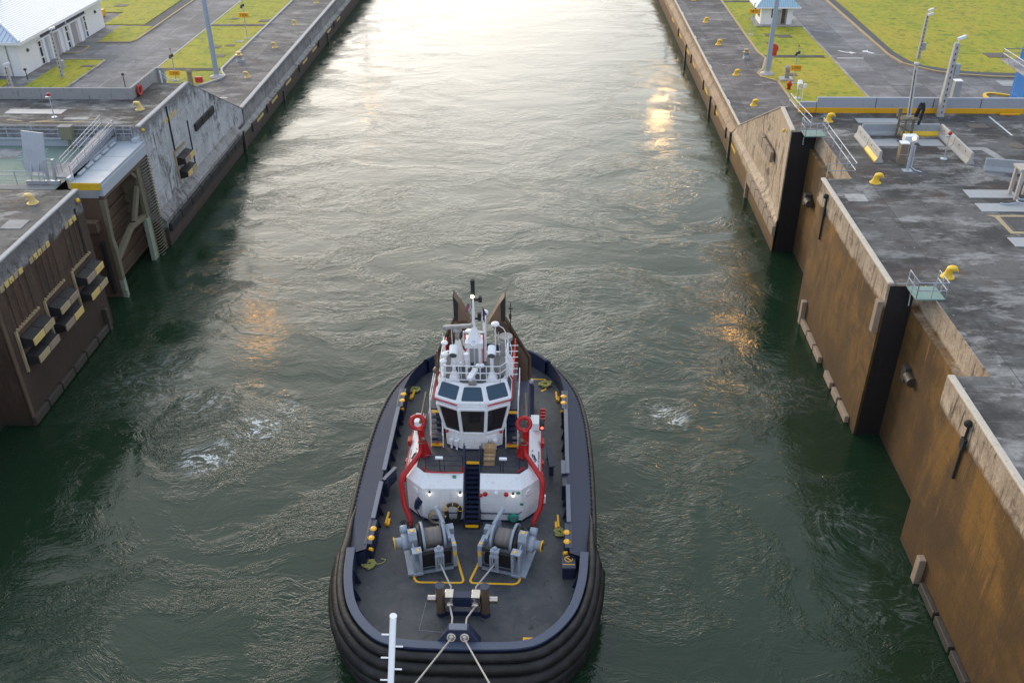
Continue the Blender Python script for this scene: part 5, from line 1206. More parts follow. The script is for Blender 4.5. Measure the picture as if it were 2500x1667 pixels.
# bow fairlead
mb = TB(); mb.loft([[(-1.05, 29.6, 2.0), (1.05, 29.6, 2.0), (.95, 31.0, 2.0), (-.95, 31.0, 2.0)], [(-1.0, 29.55, 3.3), (1.0, 29.55, 3.3), (.55, 30.5, 3.3), (-.55, 30.5, 3.3)], [(-.48, 29.75, 3.85), (.48, 29.75, 3.85), (.48, 30.15, 3.85), (-.48, 30.15, 3.85)]]); fl = mb.build("bow_fairlead", NAVY, tug, .03)
mb = TB(); mb.box(-.42, .42, 29.72, 30.1, 3.86, 3.93); mb.build("fairlead_cap", CAPB, fl, .02)
for s in (-1, 1):
    mb = TB(); mb.torus((s * .31, 29.62, 3.5), .17, .065, (0, -.85, .5), 22, 10); mb.sphere((s * .31, 29.66, 3.49), .15); mb.build("fairlead_bell", STAIN, fl)

# winches
def winch(s):
    C = Vector((s * 1.92, 36.55, 3.15)); ax = Vector((s * .965, -.26, 0)); fv = Vector((-s * .26, -.965, 0)); up = Vector((0, 0, 1))
    W = lambda u, v, w_: C + ax * u + fv * v + up * w_
    M_ = Matrix((ax, fv, up)).transposed()
    B = lambda mb, u, v, w_, du, dv, dw: mb.obox(W(u, v, w_), (du, dv, dw), M_)
    mb = TB()
    B(mb, .35, .2, -1.08, 2.4, 2.4, .14); B(mb, -.78, 0, -.5, .2, .9, 1.2); B(mb, .95, 0, -.55, .3, 1.0, 1.2)
    B(mb, .85, 1.3, -.3, .14, .42, 1.6); B(mb, 1.2, 1.3, -.3, .12, .3, 1.6); B(mb, 1.02, 1.3, .48, .5, .46, .1); B(mb, 1.02, 1.3, -1.0, .5, .5, .14)
    B(mb, -.95, 1.2, -.25, .22, .4, 1.5); B(mb, -.95, .85, .35, .2, .7, .25); B(mb, -.8, .35, .42, .18, .9, .22); B(mb, -.95, -.1, .25, .4, .4, .5)
    fr = mb.build("towing_winch", WINCH, tug, .015)
    # rope drum: stacked turns
    mb = TB()
    prof = [(.2, -.47)]
    for i in range(12):
        u0 = -.45 + i * .075; prof += [(.50 + .012 * (i % 3), u0), (.545 + .012 * ((i * 7) % 4), u0 + .037)]
    prof += [(.5, .46), (.2, .47)]; mb.lathe(prof, C, ax, 22); mb.build("rope_drum", WINCHR, fr)
    for u, r in ((-.55, .92), (.55, .92)):
        mb = TB(); mb.lathe([(.3, -.05), (r - .06, -.05), (r, -.07), (r, .07), (r - .06, .05), (.3, .05)], W(u, 0, 0), ax, 28); mb.build("drum_flange", WINCH, fr)
    mb = TB(); mb.lathe([(.3, .6), (.80, .6), (.80, .82), (.3, .82)], C, ax, 26); mb.build("brake_band", BLACKR, fr)
    mb = TB()
    prof = [(-.55, -.5), (-.2, .55), (.1, .95), (.45, .95), (.62, .6), (.55, -.5)]
    mb.loft([[W(u, v, w_) for v, w_ in prof] for u in (.88, 1.32)]); mb.build("gearbox", WINCH, fr, .03)
    mb = TB(); mb.lathe([(0, 1.3), (.46, 1.3), (.46, 1.62), (.40, 1.66), (.27, 1.66), (.27, 2.02), (0, 2.02)], W(0, .1, .1), ax, 20); mb.lathe([(0, 1.3), (.24, 1.3), (.24, 1.65), (.1, 1.66), (0, 1.7)], W(0, -.35, .55), ax, 16); mb.build("motor", WINCH, fr)
    mb = TB(); mb.lathe([(.15, 2.02), (.32, 2.02), (.32, 2.08), (.15, 2.08)], W(0, .1, .1), ax, 20); mb.build("motor_ring", TYEL, fr)
    mb = TB(); mb.lathe([(0, 2.03), (.2, 2.03), (.2, 2.1), (0, 2.1)], W(0, .1, .1), ax, 16); mb.build("motor_cap", BLACKR, fr)
    mb = TB(); mb.tube([W(-.72, .45, .5), W(-.66, .1, .75), W(-.58, -.2, .92)], .05, 8); mb.cyl(W(-.62, .0, .85), W(-.42, -.85, 1.12), .10, .12, 12); mb.sphere(W(-.41, -.9, 1.14), .14); mb.build("brake_cylinder", WINCH, fr)
    mb = TB()
    for w_ in (.32, .16): mb.cyl(W(-.85, 1.3, w_), W(.8, 1.3, w_), .055, n=8)
    mb.cyl(W(-.85, 1.35, -.85), W(.8, 1.35, -.85), .05, n=8); B(mb, -.02, 1.05, -.45, 1.55, .04, 1.1); mb.build("guide_bar", BLACKR, fr)
    mb = TB(); B(mb, -.12, 1.35, .28, .42, .34, .22); B(mb, -.12, 1.5, .1, .46, .2, .12); mb.cyl(W(-.35, 1.4, .36), W(.12, 1.4, .36), .09, n=10)
    B(mb, -.30, 1.55, -.35, .09, .14, .95); B(mb, .08, 1.55, -.35, .09, .14, .95); mb.cyl(W(-.2, 1.55, -.8), W(-.2, 1.55, .1), .05, n=8); mb.cyl(W(-.03, 1.55, -.8), W(-.03, 1.55, .1), .05, n=8); B(mb, -.11, 1.55, -.83, .5, .2, .08); mb.sphere(W(-.12, 1.32, .48), .12); mb.build("rope_guide", WINCH, fr)
    mb = TB(); mb.torus(W(1.15, .95, .25), .34, .035, ax, 20, 6); mb.build("hand_wheel", WINCH, fr)
    mb = TB(); B(mb, 1.1, .3, .985, .16, .2, .02); B(mb, -.95, 1.2, .515, .14, .14, .02); B(mb, -.95, 1.41, -.05, .16, .02, .3); B(mb, .95, 1.32, .545, .1, .2, .02); mb.build("grease_tag", TYEL, fr)
    mb = TB()
    random.seed(5 + s)
    for i in range(9):
        a = W(1.2 + random.uniform(-.2, .5), -.45 + random.uniform(-.2, .1), .5 + random.uniform(0, .3)); b = W(.8 + random.uniform(-.1, .9), -.9, .2 + random.uniform(-.6, .5))
        mb.tube(spline([a, (a + b) / 2 + Vector((0, 0, random.uniform(.1, .35))), b], 5), .03, 6)
    mb.build("hydraulic_hose", BLACKR, fr)
    return W
WL_ = winch(-1); WR_ = winch(1)

# deckhouse
YS = 40.75
lf = [(-2.75, 39.05), (-.46, 39.05), (-.46, YS), (-3.72, YS), (-3.68, 39.95)]
lt = [(-2.62, 39.62), (-.46, 39.62), (-.46, YS), (-3.08, YS), (-3.08, 40.1)]
rf = [(-3.72, YS), (3.72, YS), (3.72, 44.9), (-3.72, 44.9)]; rt_ = [(-3.08, YS), (3.08, YS), (3.08, 44.9), (-3.08, 44.9)]
mx_ = lambda P: [(-x, y) for x, y in P[::-1]]
mb = TB()
for lo_, hi_ in ((lf, lt), (mx_(lf), mx_(lt)), (rf, rt_)): mb.loft([[(x, y, 2.0) for x, y in lo_], [(x, y, 4.35) for x, y in lo_], [(x, y, 5.0) for x, y in hi_]], False)
dh = mb.build("deckhouse", TWHITE, tug, .03)
mb = TB()
for hi_ in (lt, mx_(lt), rt_): mb.face([(x, y, 5.003) for x, y in hi_])
mb.build("upper_deck", TDECK, dh)
mb = TB()
for P in (lf, mx_(lf)):
    Q = [p_ for p_ in P if abs(p_[0]) > .5 or p_[1] < 40]
    Q = sorted(Q, key=lambda p_: p_[0]) if False else Q
    for i in range(len(P)):
        a_, b_ = P[i], P[(i + 1) % len(P)]
        if abs(a_[0]) <= .47 and abs(b_[0]) <= .47 or (a_[1] == YS and b_[1] == YS): continue
        d_ = Vector((b_[0] - a_[0], b_[1] - a_[1])).normalized(); n2 = Vector((d_.y, -d_.x)) * .012
        mb.face([(a_[0] + n2.x, a_[1] + n2.y, 2.0), (b_[0] + n2.x, b_[1] + n2.y, 2.0), (b_[0] + n2.x, b_[1] + n2.y, 2.16), (a_[0] + n2.x, a_[1] + n2.y, 2.16)])
mb.build("base_band", NAVY, dh)
# after casing
cs = [(-3.3, 44.9), (3.3, 44.9), (3.3, 50.2), (2.6, 51.6), (-2.6, 51.6), (-3.3, 50.2)]
mb = TB(); mb.loft([[(x, y, 2.0) for x, y in cs], [(x, y, 3.5) for x, y in cs], [(x * .93, 48 + (y - 48) * .96, 4.0) for x, y in cs]], True); mb.build("engine_casing", NAVY, tug, .05)
mb = TB(); mb.box(-2.3, 2.3, 43.4, 47.5, 5.0, 7.0); mb.box(-3.0, 3.0, 44.9, 48.6, 4.0, 5.0); mb.build("wheelhouse_base", NAVY, tug, .05)
# front stair
st = TB(); y0, z0, y1, z1 = 38.47, 2.0, 40.45, 5.0
for s in (-1, 1): st.loft([[(s * .42 - .02, y0 + dy, z0 + dz), (s * .42 + .02, y0 + dy, z0 + dz), (s * .42 + .02, y0 + dy + .28, z0 + dz), (s * .42 - .02, y0 + dy + .28, z0 + dz)] for dy, dz in ((-.1, 0.02), (y1 - y0 - .1, z1 - z0 + .1))])
for s in (-1, 1): st.tube([(s * .42, y0 - .1, 2.9), (s * .42, y0 + .5, 3.9), (s * .42, y1 - .1, 6.1), (s * .42, y1 + .1, 6.15), (s * .42, y1 + .18, 5.0)], .028, 6); st.cyl((s * .42, y0 - .1, 2.1), (s * .42, y0 - .1, 2.9), .028, n=6)
stair = st.build("stair", NAVY, tug)
for i in range(14):
    f = i / 13; mb = TB(); mb.box(-.36, .36, y0 - .06 + (y1 - y0) * f, y0 + .15 + (y1 - y0) * f, z0 + .12 + (z1 - z0 - .12) * f, z0 + .16 + (z1 - z0 - .12) * f); mb.build("tread", TYEL if i in (0, 13) else NAVY, stair)
mb = TB(); mb.box(-.455, .455, 40.72, 40.745, 2.0, 5.0); mb.build("stair_well", NAVY, dh)
# fittings on the white front
for x in (-2.3, -.62, 2.28):
    mb = TB(); mb.sphere((x, 38.97, 4.12), .075); mb.cyl((x, 39.05, 4.15), (x, 38.9, 4.2), .05, n=8); l = mb.build("bulkhead_lamp", NAVY, dh)
    mb = TB(); mb.sphere((x, 38.92, 4.03), .055); mb.build("lamp_glass", lampm("lit deck lamp %g" % x, (1, .93, .82), 9), l)
for x, r in ((.5, .1), (.75, .13), (1.9, .13)):
    mb = TB(); mb.lathe([(0, 0), (r, 0), (r * .9, .1), (0, .12)], (x, 39.05, 4.05 if x > .6 else 3.95), (0, -1, 0)); mb.build("fire_bell", RED, dh)
mb = TB(); mb.box(1.28, 1.42, 38.9, 39.05, 3.95, 4.2); mb.build("horn", TWHITE, dh)
mb = TB()
mb.tube([(-2.3, 39.0, 2.75), (-2.3, 38.93, 2.7), (-.75, 38.93, 2.7), (-.7, 39.0, 2.75)], .03, 6); mb.tube([(.5, 39.0, 2.78), (.5, 38.93, 2.72), (2.6, 38.93, 2.72), (3.2, 39.55, 2.95)], .03, 6); mb.build("grab_rail", NAVY, dh)
for s in (-1, 1):
    mb = TB(); mb.lathe([(.17, 0), (.24, .0), (.24, .05), (.17, .05)], (s * 3.1, 39.44, 3.85), (s * .74, -.67, 0), n=20); pr = mb.build("porthole", TWHITE, dh)
    mb = TB(); mb.lathe([(0, .0), (.17, 0), (.17, .02), (0, .02)], (s * 3.1, 39.44, 3.85), (s * .74, -.67, 0), n=18); mb.build("glass", GLS, pr)
mb = TB(); mb.obox((-2.95, 39.2, 3.3), (.35, .3, .4), Matrix.Rotation(.5, 3, 'Y')); mb.obox((-3.1, 39.2, 2.95), (.25, .25, .35)); mb.tube([(-3.2, 39.1, 2.9), (-2.9, 38.95, 2.4), (-2.2, 38.9, 2.1)], .03, 6); mb.build("cable_box", NAVY, dh, .02)
for x, z in ((-.95, 4.85), (2.55, 4.15), (2.75, 3.35)):
    mb = TB(); mb.obox((x, 39.45 if z > 4.4 else 39.02, z + (.02 if z > 4.4 else 0)), (.2, .02, .16), Matrix.Rotation(-.6 if z > 4.4 else 0, 3, 'X')); mb.build("safety_label", paint("green label %g" % x, (.03, .25, .15)), dh)
# red fire main along the deck edge, and the thin red pipe
mb = TB(); mb.tube([(-2.3 - .4, 39.93, 5.08), (-2.45, 39.6, 5.07), (-1.6, 39.56, 5.07), (-.55, 39.56, 5.07), (-.5, 39.6, 5.12), (-.5, 39.6, 5.5)], .04, 8); mb.tube([(2.45, 39.7, 5.05), (2.85, 40.05, 5.12)], .045, 8); mb.build("fire_pipe", RED, dh)
# railings on the upper deck
RB = NAVY
def trail(pts, par, rails, sp, mat, r=.022, name="railing"):
    return railing(name, [(x + TX, y, z) for x, y, z in pts], par, max(rails), sp, rails, r, mat, r)
trail([(-2.55, 39.85, 5.0), (-.5, 39.85, 5.0)], dh, (1.0, .66, .33), .9, RB)
trail([(.5, 39.85, 5.0), (2.6, 39.85, 5.0)], dh, (1.0, .66, .33), .9, RB)
trail([(-.5, 39.85, 5.0), (-.5, 41.0, 5.0)], dh, (1.0, .5), .9, RB)
trail([(.5, 39.85, 5.0), (.5, 41.0, 5.0)], dh, (1.0, .5), .9, RB)
for x in (-1.75, 1.72):
    mb = TB(); mb.cyl((x, 39.72, 5.0), (x, 39.72, 5.95), .025, n=6); fl_ = mb.build("flood_post", NAVY, dh)
    mb = TB(); mb.obox((x, 39.66, 6.0), (.42, .14, .16), Matrix.Rotation(.4, 3, 'X')); mb.build("flood_head", TWHITE, fl_, .02)
# fire monitors with their big red pipes
for s in (-1, 1):
    mb = TB(); mb.tube([(s * 3.40, 38.5, 2.1), (s * 3.44, 38.7, 2.5), (s * 3.78, 39.2, 3.0), (s * 3.90, 39.5, 4.3), (s * 3.84, 39.65, 4.65), (s * 3.05, 40.6, 5.35), (s * 2.9, 40.75, 5.5), (s * 2.88, 40.85, 5.9), (s * 2.86, 40.9, 6.15)], .14, 12); mn = mb.build("fire_monitor", RED, tug)
    mb = TB(); mb.cyl((s * 2.75, 41.2, 5.0), (s * 2.9, 41.3, 6.4), .36, .17, 14); mb.cyl((s * 2.9, 41.3, 6.35), (s * 2.9, 41.3, 6.75), .2); mb.build("monitor_base", RED, mn)
    mb = TB(); mb.torus((s * 2.95 - .14, 41.5, 7.0), .36, .115, (.1, -.9, .45), 26, 10); mb.build("monitor_loop", RED, mn)
    mb = TB(); mb.torus((s * 2.85, 40.88, 6.12), .17, .04, (0, 0, 1), 14, 6); mb.sphere((s * 2.72, 40.9, 6.3), .14); mb.build("valve", FUN, mn)
    mb = TB(); mb.cyl((s * 2.95, 41.6, 6.9), (s * 2.85, 43.5, 7.35), .085, .055, 10); mb.cyl((s * 2.85, 43.4, 7.3), (s * 2.83, 43.8, 7.42), .08, .09); mb.build("barrel", RUSTG, mn)
    for k in range(3):
        mb = TB(); mb.torus((s * (3.0 - .5 * k) if k else s * 2.5, 41.0 + .1 * k, 5.5 + .15 * k), .1, .02, (0, 0, 1), 12, 5); mb.build("hand_wheel", RED, mn)
# white slanted side panels with lettering and side lights
for s in (-1, 1):
    mb = TB(); mb.loft([[(s * 3.76, 40.5, 4.37), (s * 3.11, 40.5, 5.03), (s * 3.04, 40.5, 5.03), (s * 3.6, 40.5, 4.3)], [(s * 3.76, 44.6, 4.37), (s * 3.11, 44.6, 5.12), (s * 3.04, 44.6, 5.12), (s * 3.6, 44.6, 4.3)]]); mb.build("side_panel", TWHITE, dh, .01)
    mb = TB(); mb.obox((s * 3.4, 44.15, 5.1), (.5, .9, .5)); lb_ = mb.build("side_light_box", TWHITE, dh, .03)
    mb = TB(); mb.obox((s * 3.8, 44.1, 5.0), (.28, .5, .5)); mb.build("screen", DARK, lb_, .02)
    mb = TB(); mb.sphere((s * 3.82, 43.8, 4.98), .08); mb.build("lamp_glass", lampm("side light %d" % s, (1, .08, .05) if s > 0 else (.05, .9, .45), 4), lb_)
    mb = TB(); mb.tube([(s * 3.80, 40.4, 4.36), (s * 3.80, 44.5, 4.36)], .04, 6); mb.tube([(s * 3.08, 40.5, 5.06), (s * 3.06, 44.8, 5.14)], .03, 6); mb.build("trim_pipe", RED, dh)
    for c_, d_ in [((s * 3.85, 44.6 + .25 * k, 5.0 + .05 * k), (.3, .12, .16)) for k in range(4 if s > 0 else 1)] + [((s * 3.86, 43.0, 4.5), (.18, .5, .35)), ((s * 3.84, 41.5, 4.2), (.18, .3, .3)), ((s * 3.84, 40.5, 4.0), (.14, .5, .5))]:
        mb = TB(); mb.obox(c_, d_); mb.build("fire_box", RED, dh, .02)
    mb = TB(); mb.obox((s * 2.35, 42.3, 5.3), (.4, .35, .6)); mb.build("deck_box", PALEC, dh, .02)
mb = TB(); mb.obox((3.95, 39.9, 3.0), (.25, .2, .5)); mb.build("wall_locker", TWHITE, dh, .02)
INKB = paint("navy lettering", (.02, .025, .06), .5)
def letter(s, txt, size, y, f, shear=0.0):
    x = s * (3.77 - .65 * f); z = 4.38 + .67 * f
    nrm = Vector((s * .71, 0, .70)).normalized(); ex_ = Vector((0, s * 1.0, 0)); ey_ = nrm.cross(ex_)
    M_ = Matrix((ex_, ey_, nrm)).transposed().to_4x4(); M_.translation = Vector((x, y - 42, z)) + nrm * .02
    text_mesh(txt, size, INKB, "lettering", dh, M_, .003, shear)
for s in (-1, 1):
    letter(s, "CANAL DE PANAMA", .19, 41.35, .18)
    for k, (a, b) in enumerate((((41.0, .5), (41.5, .62)), ((41.5, .62), (41.2, .38)), ((41.2, .38), (41.45, .78)), ((41.45, .78), (41.05, .66)), ((41.7, .8), (41.9, .7)))):
        P = [Vector((s * (3.77 - .65 * f + .02), y, 4.38 + .67 * f + .03)) for y, f in (a, b)]
        mb = TB(); mb.cyl(P[0], P[1], .03, .012, 6); mb.build("star_mark", INKB, dh)
# open side ladders beside the wheelhouse
for s in (-1, 1):
    mb = TB(); xa, xb = sorted((s * 1.78, s * 2.46))
    for x in (xa, xb): mb.tube([(x, 41.85, 5.0), (x, 42.55, 7.05)], .03, 6); mb.tube([(x, 41.75, 5.9), (x, 42.5, 8.0), (x, 43.1, 8.1)], .025, 6); mb.cyl((x, 42.5, 7.0), (x, 42.5, 8.0), .025, n=6)
    la = mb.build("side_ladder", TWHITE, tug)
    for i in range(7):
        f = (i + .35) / 6.6; mb = TB(); mb.box(xa + .04, xb - .04, 41.8 + .7 * f, 42.02 + .7 * f, 5.0 + 2.05 * f - .02, 5.0 + 2.05 * f + .03); mb.build("tread", TYEL if i in (0, 6) else NAVY, la)
    mb = TB(); mb.box(min(s * 1.7, s * 2.5), max(s * 1.7, s * 2.5), 42.75, 45.5, 6.98, 7.06); mb.build("side_landing", NAVY, tug)
    trail([(s * 2.48, 42.7, 7.05), (s * 2.48, 45.5, 7.05)], tug, (1.0, .5), 1.4, TWHITE)

# wheelhouse
def octo(fr, ch, yf, yc, yb, z, xb=None):
    xb = ch if xb is None else xb
    return [(-fr, yf, z), (fr, yf, z), (ch, yc, z), (xb, yb, z), (-xb, yb, z), (-ch, yc, z)]
r5 = octo(.67, 1.58, 41.6, 42.05, 45.3, 5.0); r63 = octo(.66, 1.62, 41.56, 42.02, 45.4, 6.25); r80 = octo(.76, 1.98, 41.34, 41.925, 45.7, 8.0); r84 = octo(.80, 2.12, 41.36, 41.99, 45.8, 8.42); r92 = octo(.55, 1.80, 42.0, 42.6, 45.4, 9.25)
mb = TB(); mb.loft([r5, r63], False); wh = mb.build("wheelhouse", TWHITE, tug, .02)
mb = TB(); mb.loft([octo(.675, 1.585, 41.59, 42.045, 45.31, z) for z in (5.0, 5.12)], False); mb.build("foot_band", NAVY, wh)
# roof band and sloping upper shell
mb = TB(); mb.loft([r80, r84, r92], False); mb.face([(x, y, 9.25) for x, y, z in r92]); mb.face([(x, y, 8.0) for x, y, z in r80][::-1]); mb.build("roof_shell", TWHITE, wh, .03)
mb = TB(); mb.face([(x * .93, 43.6 + (y - 43.6) * .93, 9.262) for x, y, z in r92]); mb.build("roof_deck", paint("dark roof deck", (.05, .06, .08), .6), wh)
def facepane(A, B, C_, D, inset, off, mb):
    """pane inset on a quad A B (bottom) C D (top)"""
    A, B, C_, D = map(Vector, (A, B, C_, D)); n_ = (B - A).cross(D - A).normalized()
    f = lambda u, v: (A * (1 - u) + B * u) * (1 - v) + (D * (1 - u) + C_ * u) * v
    l, r_, b_, t_ = inset; q = [f(l, b_), f(1 - r_, b_), f(1 - r_, 1 - t_), f(l, 1 - t_)]
    k = 4; o = []
    for i in range(4):            # rounded corners
        p0, p, p2 = q[i - 1], q[i], q[(i + 1) % 4]; a = p + (p0 - p).normalized() * .09; c = p + (p2 - p).normalized() * .09
        for j in range(k + 1): t = j / k; o.append(a * (1 - t) ** 2 + p * 2 * t * (1 - t) + c * t * t)
    mb.face([v + n_ * off for v in o]); return q, n_
q = Mt("sky blue tinted glass"); SKYG = q.done(q.mix(q.noise(q.pos(), .6, 2), (.018, .05, .085), (.030, .075, .12)), .06)
q = Mt("wheelhouse glass"); q.b.inputs["Transmission Weight"].default_value = 0.85; q.b.inputs["IOR"].default_value = 1.25; WHG = q.done((.16, .16, .17), .02)
idx = [(5, 0), (0, 1), (1, 2), (2, 3), (3, 4), (4, 5)]
for a, b in idx[:4] + [(4, 5)]:
    mb = TB(); facepane(r84[a], r84[b], r92[b], r92[a], (.10, .10, .12, .14) if (a, b) in ((5, 0), (0, 1), (1, 2)) else (.06, .66, .2, .2), .012, mb); w_ = mb.build("roof_window", SKYG, wh)
# main windows: corner posts, sill and head frame the openings; glass sits between
for i in range(6):
    a, b = Vector(r63[i]), Vector(r80[i]); mb = TB(); mb.cyl(a, b, .10 if i in (0, 1) else .085, n=8); mb.build("window_post", TWHITE, wh)
for a, b in idx:
    mb = TB(); facepane(r63[a], r63[b], r80[b], r80[a], (.05, .05, .03, .02), -.03, mb); w_ = mb.build("window", WHG, wh)
    A, B, C_, D = Vector(r63[a]), Vector(r63[b]), Vector(r80[b]), Vector(r80[a])
    for p0, p1, nm_ in ((A, B, "sill"), (D, C_, "frame_head")):
        mb = TB(); mb.cyl(p0, p1, .07, n=8); mb.build(nm_, TWHITE, w_)
# interior: floor, console, seats
INT = paint("wheelhouse interior", (.045, .040, .038), .7); 
mb = TB(); mb.face([(x * .96, y + .05, 6.2) for x, y, z in r63]); mb.box(-1.5, 1.5, 44.6, 44.7, 6.2, 8.0); mb.build("wheelhouse_floor", INT, wh)
mb = TB(); mb.box(-.5, .5, 41.8, 42.1, 6.2, 6.75); mb.build("console", WOOD, wh, .03)
for s in (-1, 1):
    mb = TB(); mb.box(min(s * .35, s * .75), max(s * .35, s * .75), 42.5, 43.6, 6.2, 7.0); mb.build("side_console", PALEC, wh, .04)
mb = TB(); mb.box(-.28, .28, 43.4, 43.95, 6.6, 6.8); mb.box(-.28, .28, 43.85, 44.0, 6.8, 7.6); mb.build("helm_chair", BLACKR, wh, .05)
# visor bars, wipers, red trims
for s in (-1, 1):
    mb = TB(); mb.tube([(s * .85, 41.30, 8.33), (s * 2.16, 41.93, 8.33), (s * 2.17, 42.3, 8.36), (s * 2.17, 43.6, 8.5), (s * 1.92, 43.3, 9.2)], .04, 6); mb.build("red_trim", RED, wh)
mb = TB()
for a, b in idx[:3]:
    A, B = Vector(r80[a]), Vector(r80[b]); n_ = Vector(((B - A).y, -(B - A).x, 0)).normalized(); c = (A + B) / 2 + n_ * .10 + Vector((0, 0, .12)); d = (B - A) * .86; mb.cyl(c - d / 2, c + d / 2, .055, n=8)
mb.build("window_blind_box", TWHITE, wh)
for x, y in ((-1.28, 41.75), (-.98, 41.62), (1.2, 41.7)):
    mb = TB(); mb.cyl((x, y, 5.05), (x, y, 5.62), .06, n=8); mb.obox((x, y - .02, 5.66), (.24, .18, .12)); mb.build("vent_pipe", TWHITE, wh)
mb = TB(); mb.obox((1.0, 41.72, 5.65), (.62, .05, .62), Matrix.Rotation(.42, 3, 'Z')); mb.build("hatch_door", TWHITE, wh, .02)
mb = TB(); mb.tube([(.85, 41.62, 5.8), (.8, 41.6, 5.6), (1.0, 41.66, 5.5)], .012, 5); mb.build("hatch_handle", DARK, wh)
for s in (-1, 1):
    mb = TB(); mb.sphere((s * 1.52, 41.85, 6.15), .09); mb.build("horn_bell", RED, wh)
# roof railing and equipment
trail([(-1.82, 45.2, 9.26), (-1.8, 42.62, 9.26), (-1.5, 42.2, 9.26), (1.5, 42.2, 9.26), (1.8, 42.62, 9.26), (1.82, 45.2, 9.26)], wh, (1.05, .6, .15), .75, TWHITE, .026)
def cone(x, y, z, h, a, b, name="pedestal"):
    mb = TB(); mb.loft([[(x + a * sx, y + a * sy, z) for sx, sy in ((-1, -1), (1, -1), (1, 1), (-1, 1))], [(x + b * sx, y + b * sy, z + h) for sx, sy in ((-1, -1), (1, -1), (1, 1), (-1, 1))]]); return mb.build(name, TWHITE, wh, .01)
for s in (-1, 1):
    sp_ = cone(s * 1.04, 42.55, 9.26, .5, .28, .09, "searchlight")
    mb = TB(); mb.cyl((s * 1.04, 42.55, 9.7), (s * 1.04, 42.55, 10.6), .095, n=12); mb.sphere((s * 1.04, 42.55, 10.65), .14); mb.build("stand", TWHITE, sp_)
    mb = TB(); mb.cyl((s * 1.04, 42.85, 11.15), (s * 1.04, 42.35, 10.9), .225, .225, 18); mb.build("lamp_housing", TWHITE, sp_)
    mb = TB(); mb.cyl((s * 1.04, 42.36, 10.9), (s * 1.04, 42.31, 10.875), .195, n=18); mb.build("glass", GLS, sp_)
# mast
mb = TB(); mb.box(-.40, -.24, 43.55, 44.2, 9.26, 10.6); mb.box(.24, .40, 43.55, 44.2, 9.26, 10.6); mb.box(-.5, .5, 43.5, 44.4, 10.6, 10.95); mb.box(-.45, .45, 44.1, 44.3, 9.26, 10.6); ms = mb.build("mast", TWHITE, tug, .02)
mb = TB(); mb.loft([[(-.36, 43.7, 10.95), (.36, 43.7, 10.95), (.36, 44.3, 10.95), (-.36, 44.3, 10.95)], [(-.1, 43.9, 11.7), (.1, 43.9, 11.7), (.1, 44.1, 11.7), (-.1, 44.1, 11.7)]]); mb.cyl((0, 44, 11.6), (0, 44, 13.4), .10, .075, 12); mb.cyl((0, 43.85, 9.3), (0, 43.85, 10.6), .05, n=8); mb.build("mast_pole", TWHITE, ms)
mb = TB(); mb.torus((0, 43.55, 10.97), .17, .05, (0, -.6, .8), 16, 6); mb.build("mast_ring", TWHITE, ms)
mb = TB(); mb.cyl((-.05, 44, 12.9), (-.05, 44, 14.2), .05, .05, 8); mb.cyl((.06, 44, 12.7), (.06, 44, 14.1), .03, n=6); mb.cyl((0, 44, 13.75), (0, 44, 14.25), .11, n=10); mb.cyl((0, 44, 14.3), (0, 44, 14.62), .12, n=10); mb.box(.05, .4, 43.95, 44.05, 13.35, 13.5); mb.box(.3, .48, 43.9, 44.1, 13.3, 13.62); mb.box(.05, .42, 43.95, 44.05, 12.2, 12.3); mb.box(.22, .42, 43.9, 44.1, 12.15, 12.6); mb.build("mast_lantern", DARK, ms)
mb = TB(); mb.sphere((-.02, 43.87, 13.68), .09); mb.build("lantern_glass", lampm("masthead lamp", (1, .85, .6), 14), ms)
mb = TB(); mb.box(-.62, .62, 43.96, 44.04, 11.35, 11.42); mb.tube([(-.6, 44, 11.4), (-.62, 44, 10.6), (-.3, 44, 9.6)], .025, 6); mb.tube([(.6, 44, 11.4), (.62, 44, 10.6), (.3, 44, 9.6)], .025, 6); mb.cyl((.55, 44.3, 9.3), (.55, 44.3, 12.0), .08, n=8); mb.sphere((.55, 44.3, 12.05), .14); mb.cyl((.4, 44.3, 11.9), (.5, 44.3, 12.6), .02, n=5); mb.build("yard", TWHITE, ms)
mb = TB(); mb.tube([(-.48, 43.6, 9.3), (-.5, 43.7, 10.4), (-.5, 44.1, 11.2)], .04, 6); mb.tube([(.48, 43.6, 9.3), (.5, 43.7, 10.4), (.5, 44.1, 11.4)], .04, 6); mb.build("red_pipe", RED, ms)
# radar scanner on a flared pedestal, domes and aerials
rd = cone(-.95, 44.2, 9.26, 1.55, .42, .10, "radar")
mb = TB(); mb.cyl((-.95, 44.2, 10.75), (-.95, 44.2, 11.3), .12, n=10); mb.sphere((-.95, 44.2, 11.35), .26, sz=.6); mb.build("turning_unit", PALEC, rd)
mb = TB(); mb.obox((-.92, 44.2, 11.6), (1.85, .22, .2), Matrix.Rotation(-.30, 3, 'Y') @ Matrix.Rotation(-.35, 3, 'Z')); mb.build("scanner_bar", PALEC, rd, .04)
for x, y, z, r, sz, z0 in ((-1.62, 43.6, 10.9, .20, .6, 9.26), (-1.55, 42.9, 10.6, .21, .55, 9.26), (-1.62, 42.7, 10.3, .20, .5, 9.26), (1.12, 45.0, 11.3, .24, .55, 9.26), (.6, 44.7, 12.2, .18, 1.0, 9.26), (-.35, 44.9, 10.9, .22, .3, 9.26)):
    mb = TB(); mb.cyl((x, y, z0), (x, y, z), .035, n=8); dm = mb.build("dome_aerial", TWHITE, wh)
    mb = TB(); mb.sphere((x, y, z), r, 14, sz); mb.build("dome", TWHITE, dm)
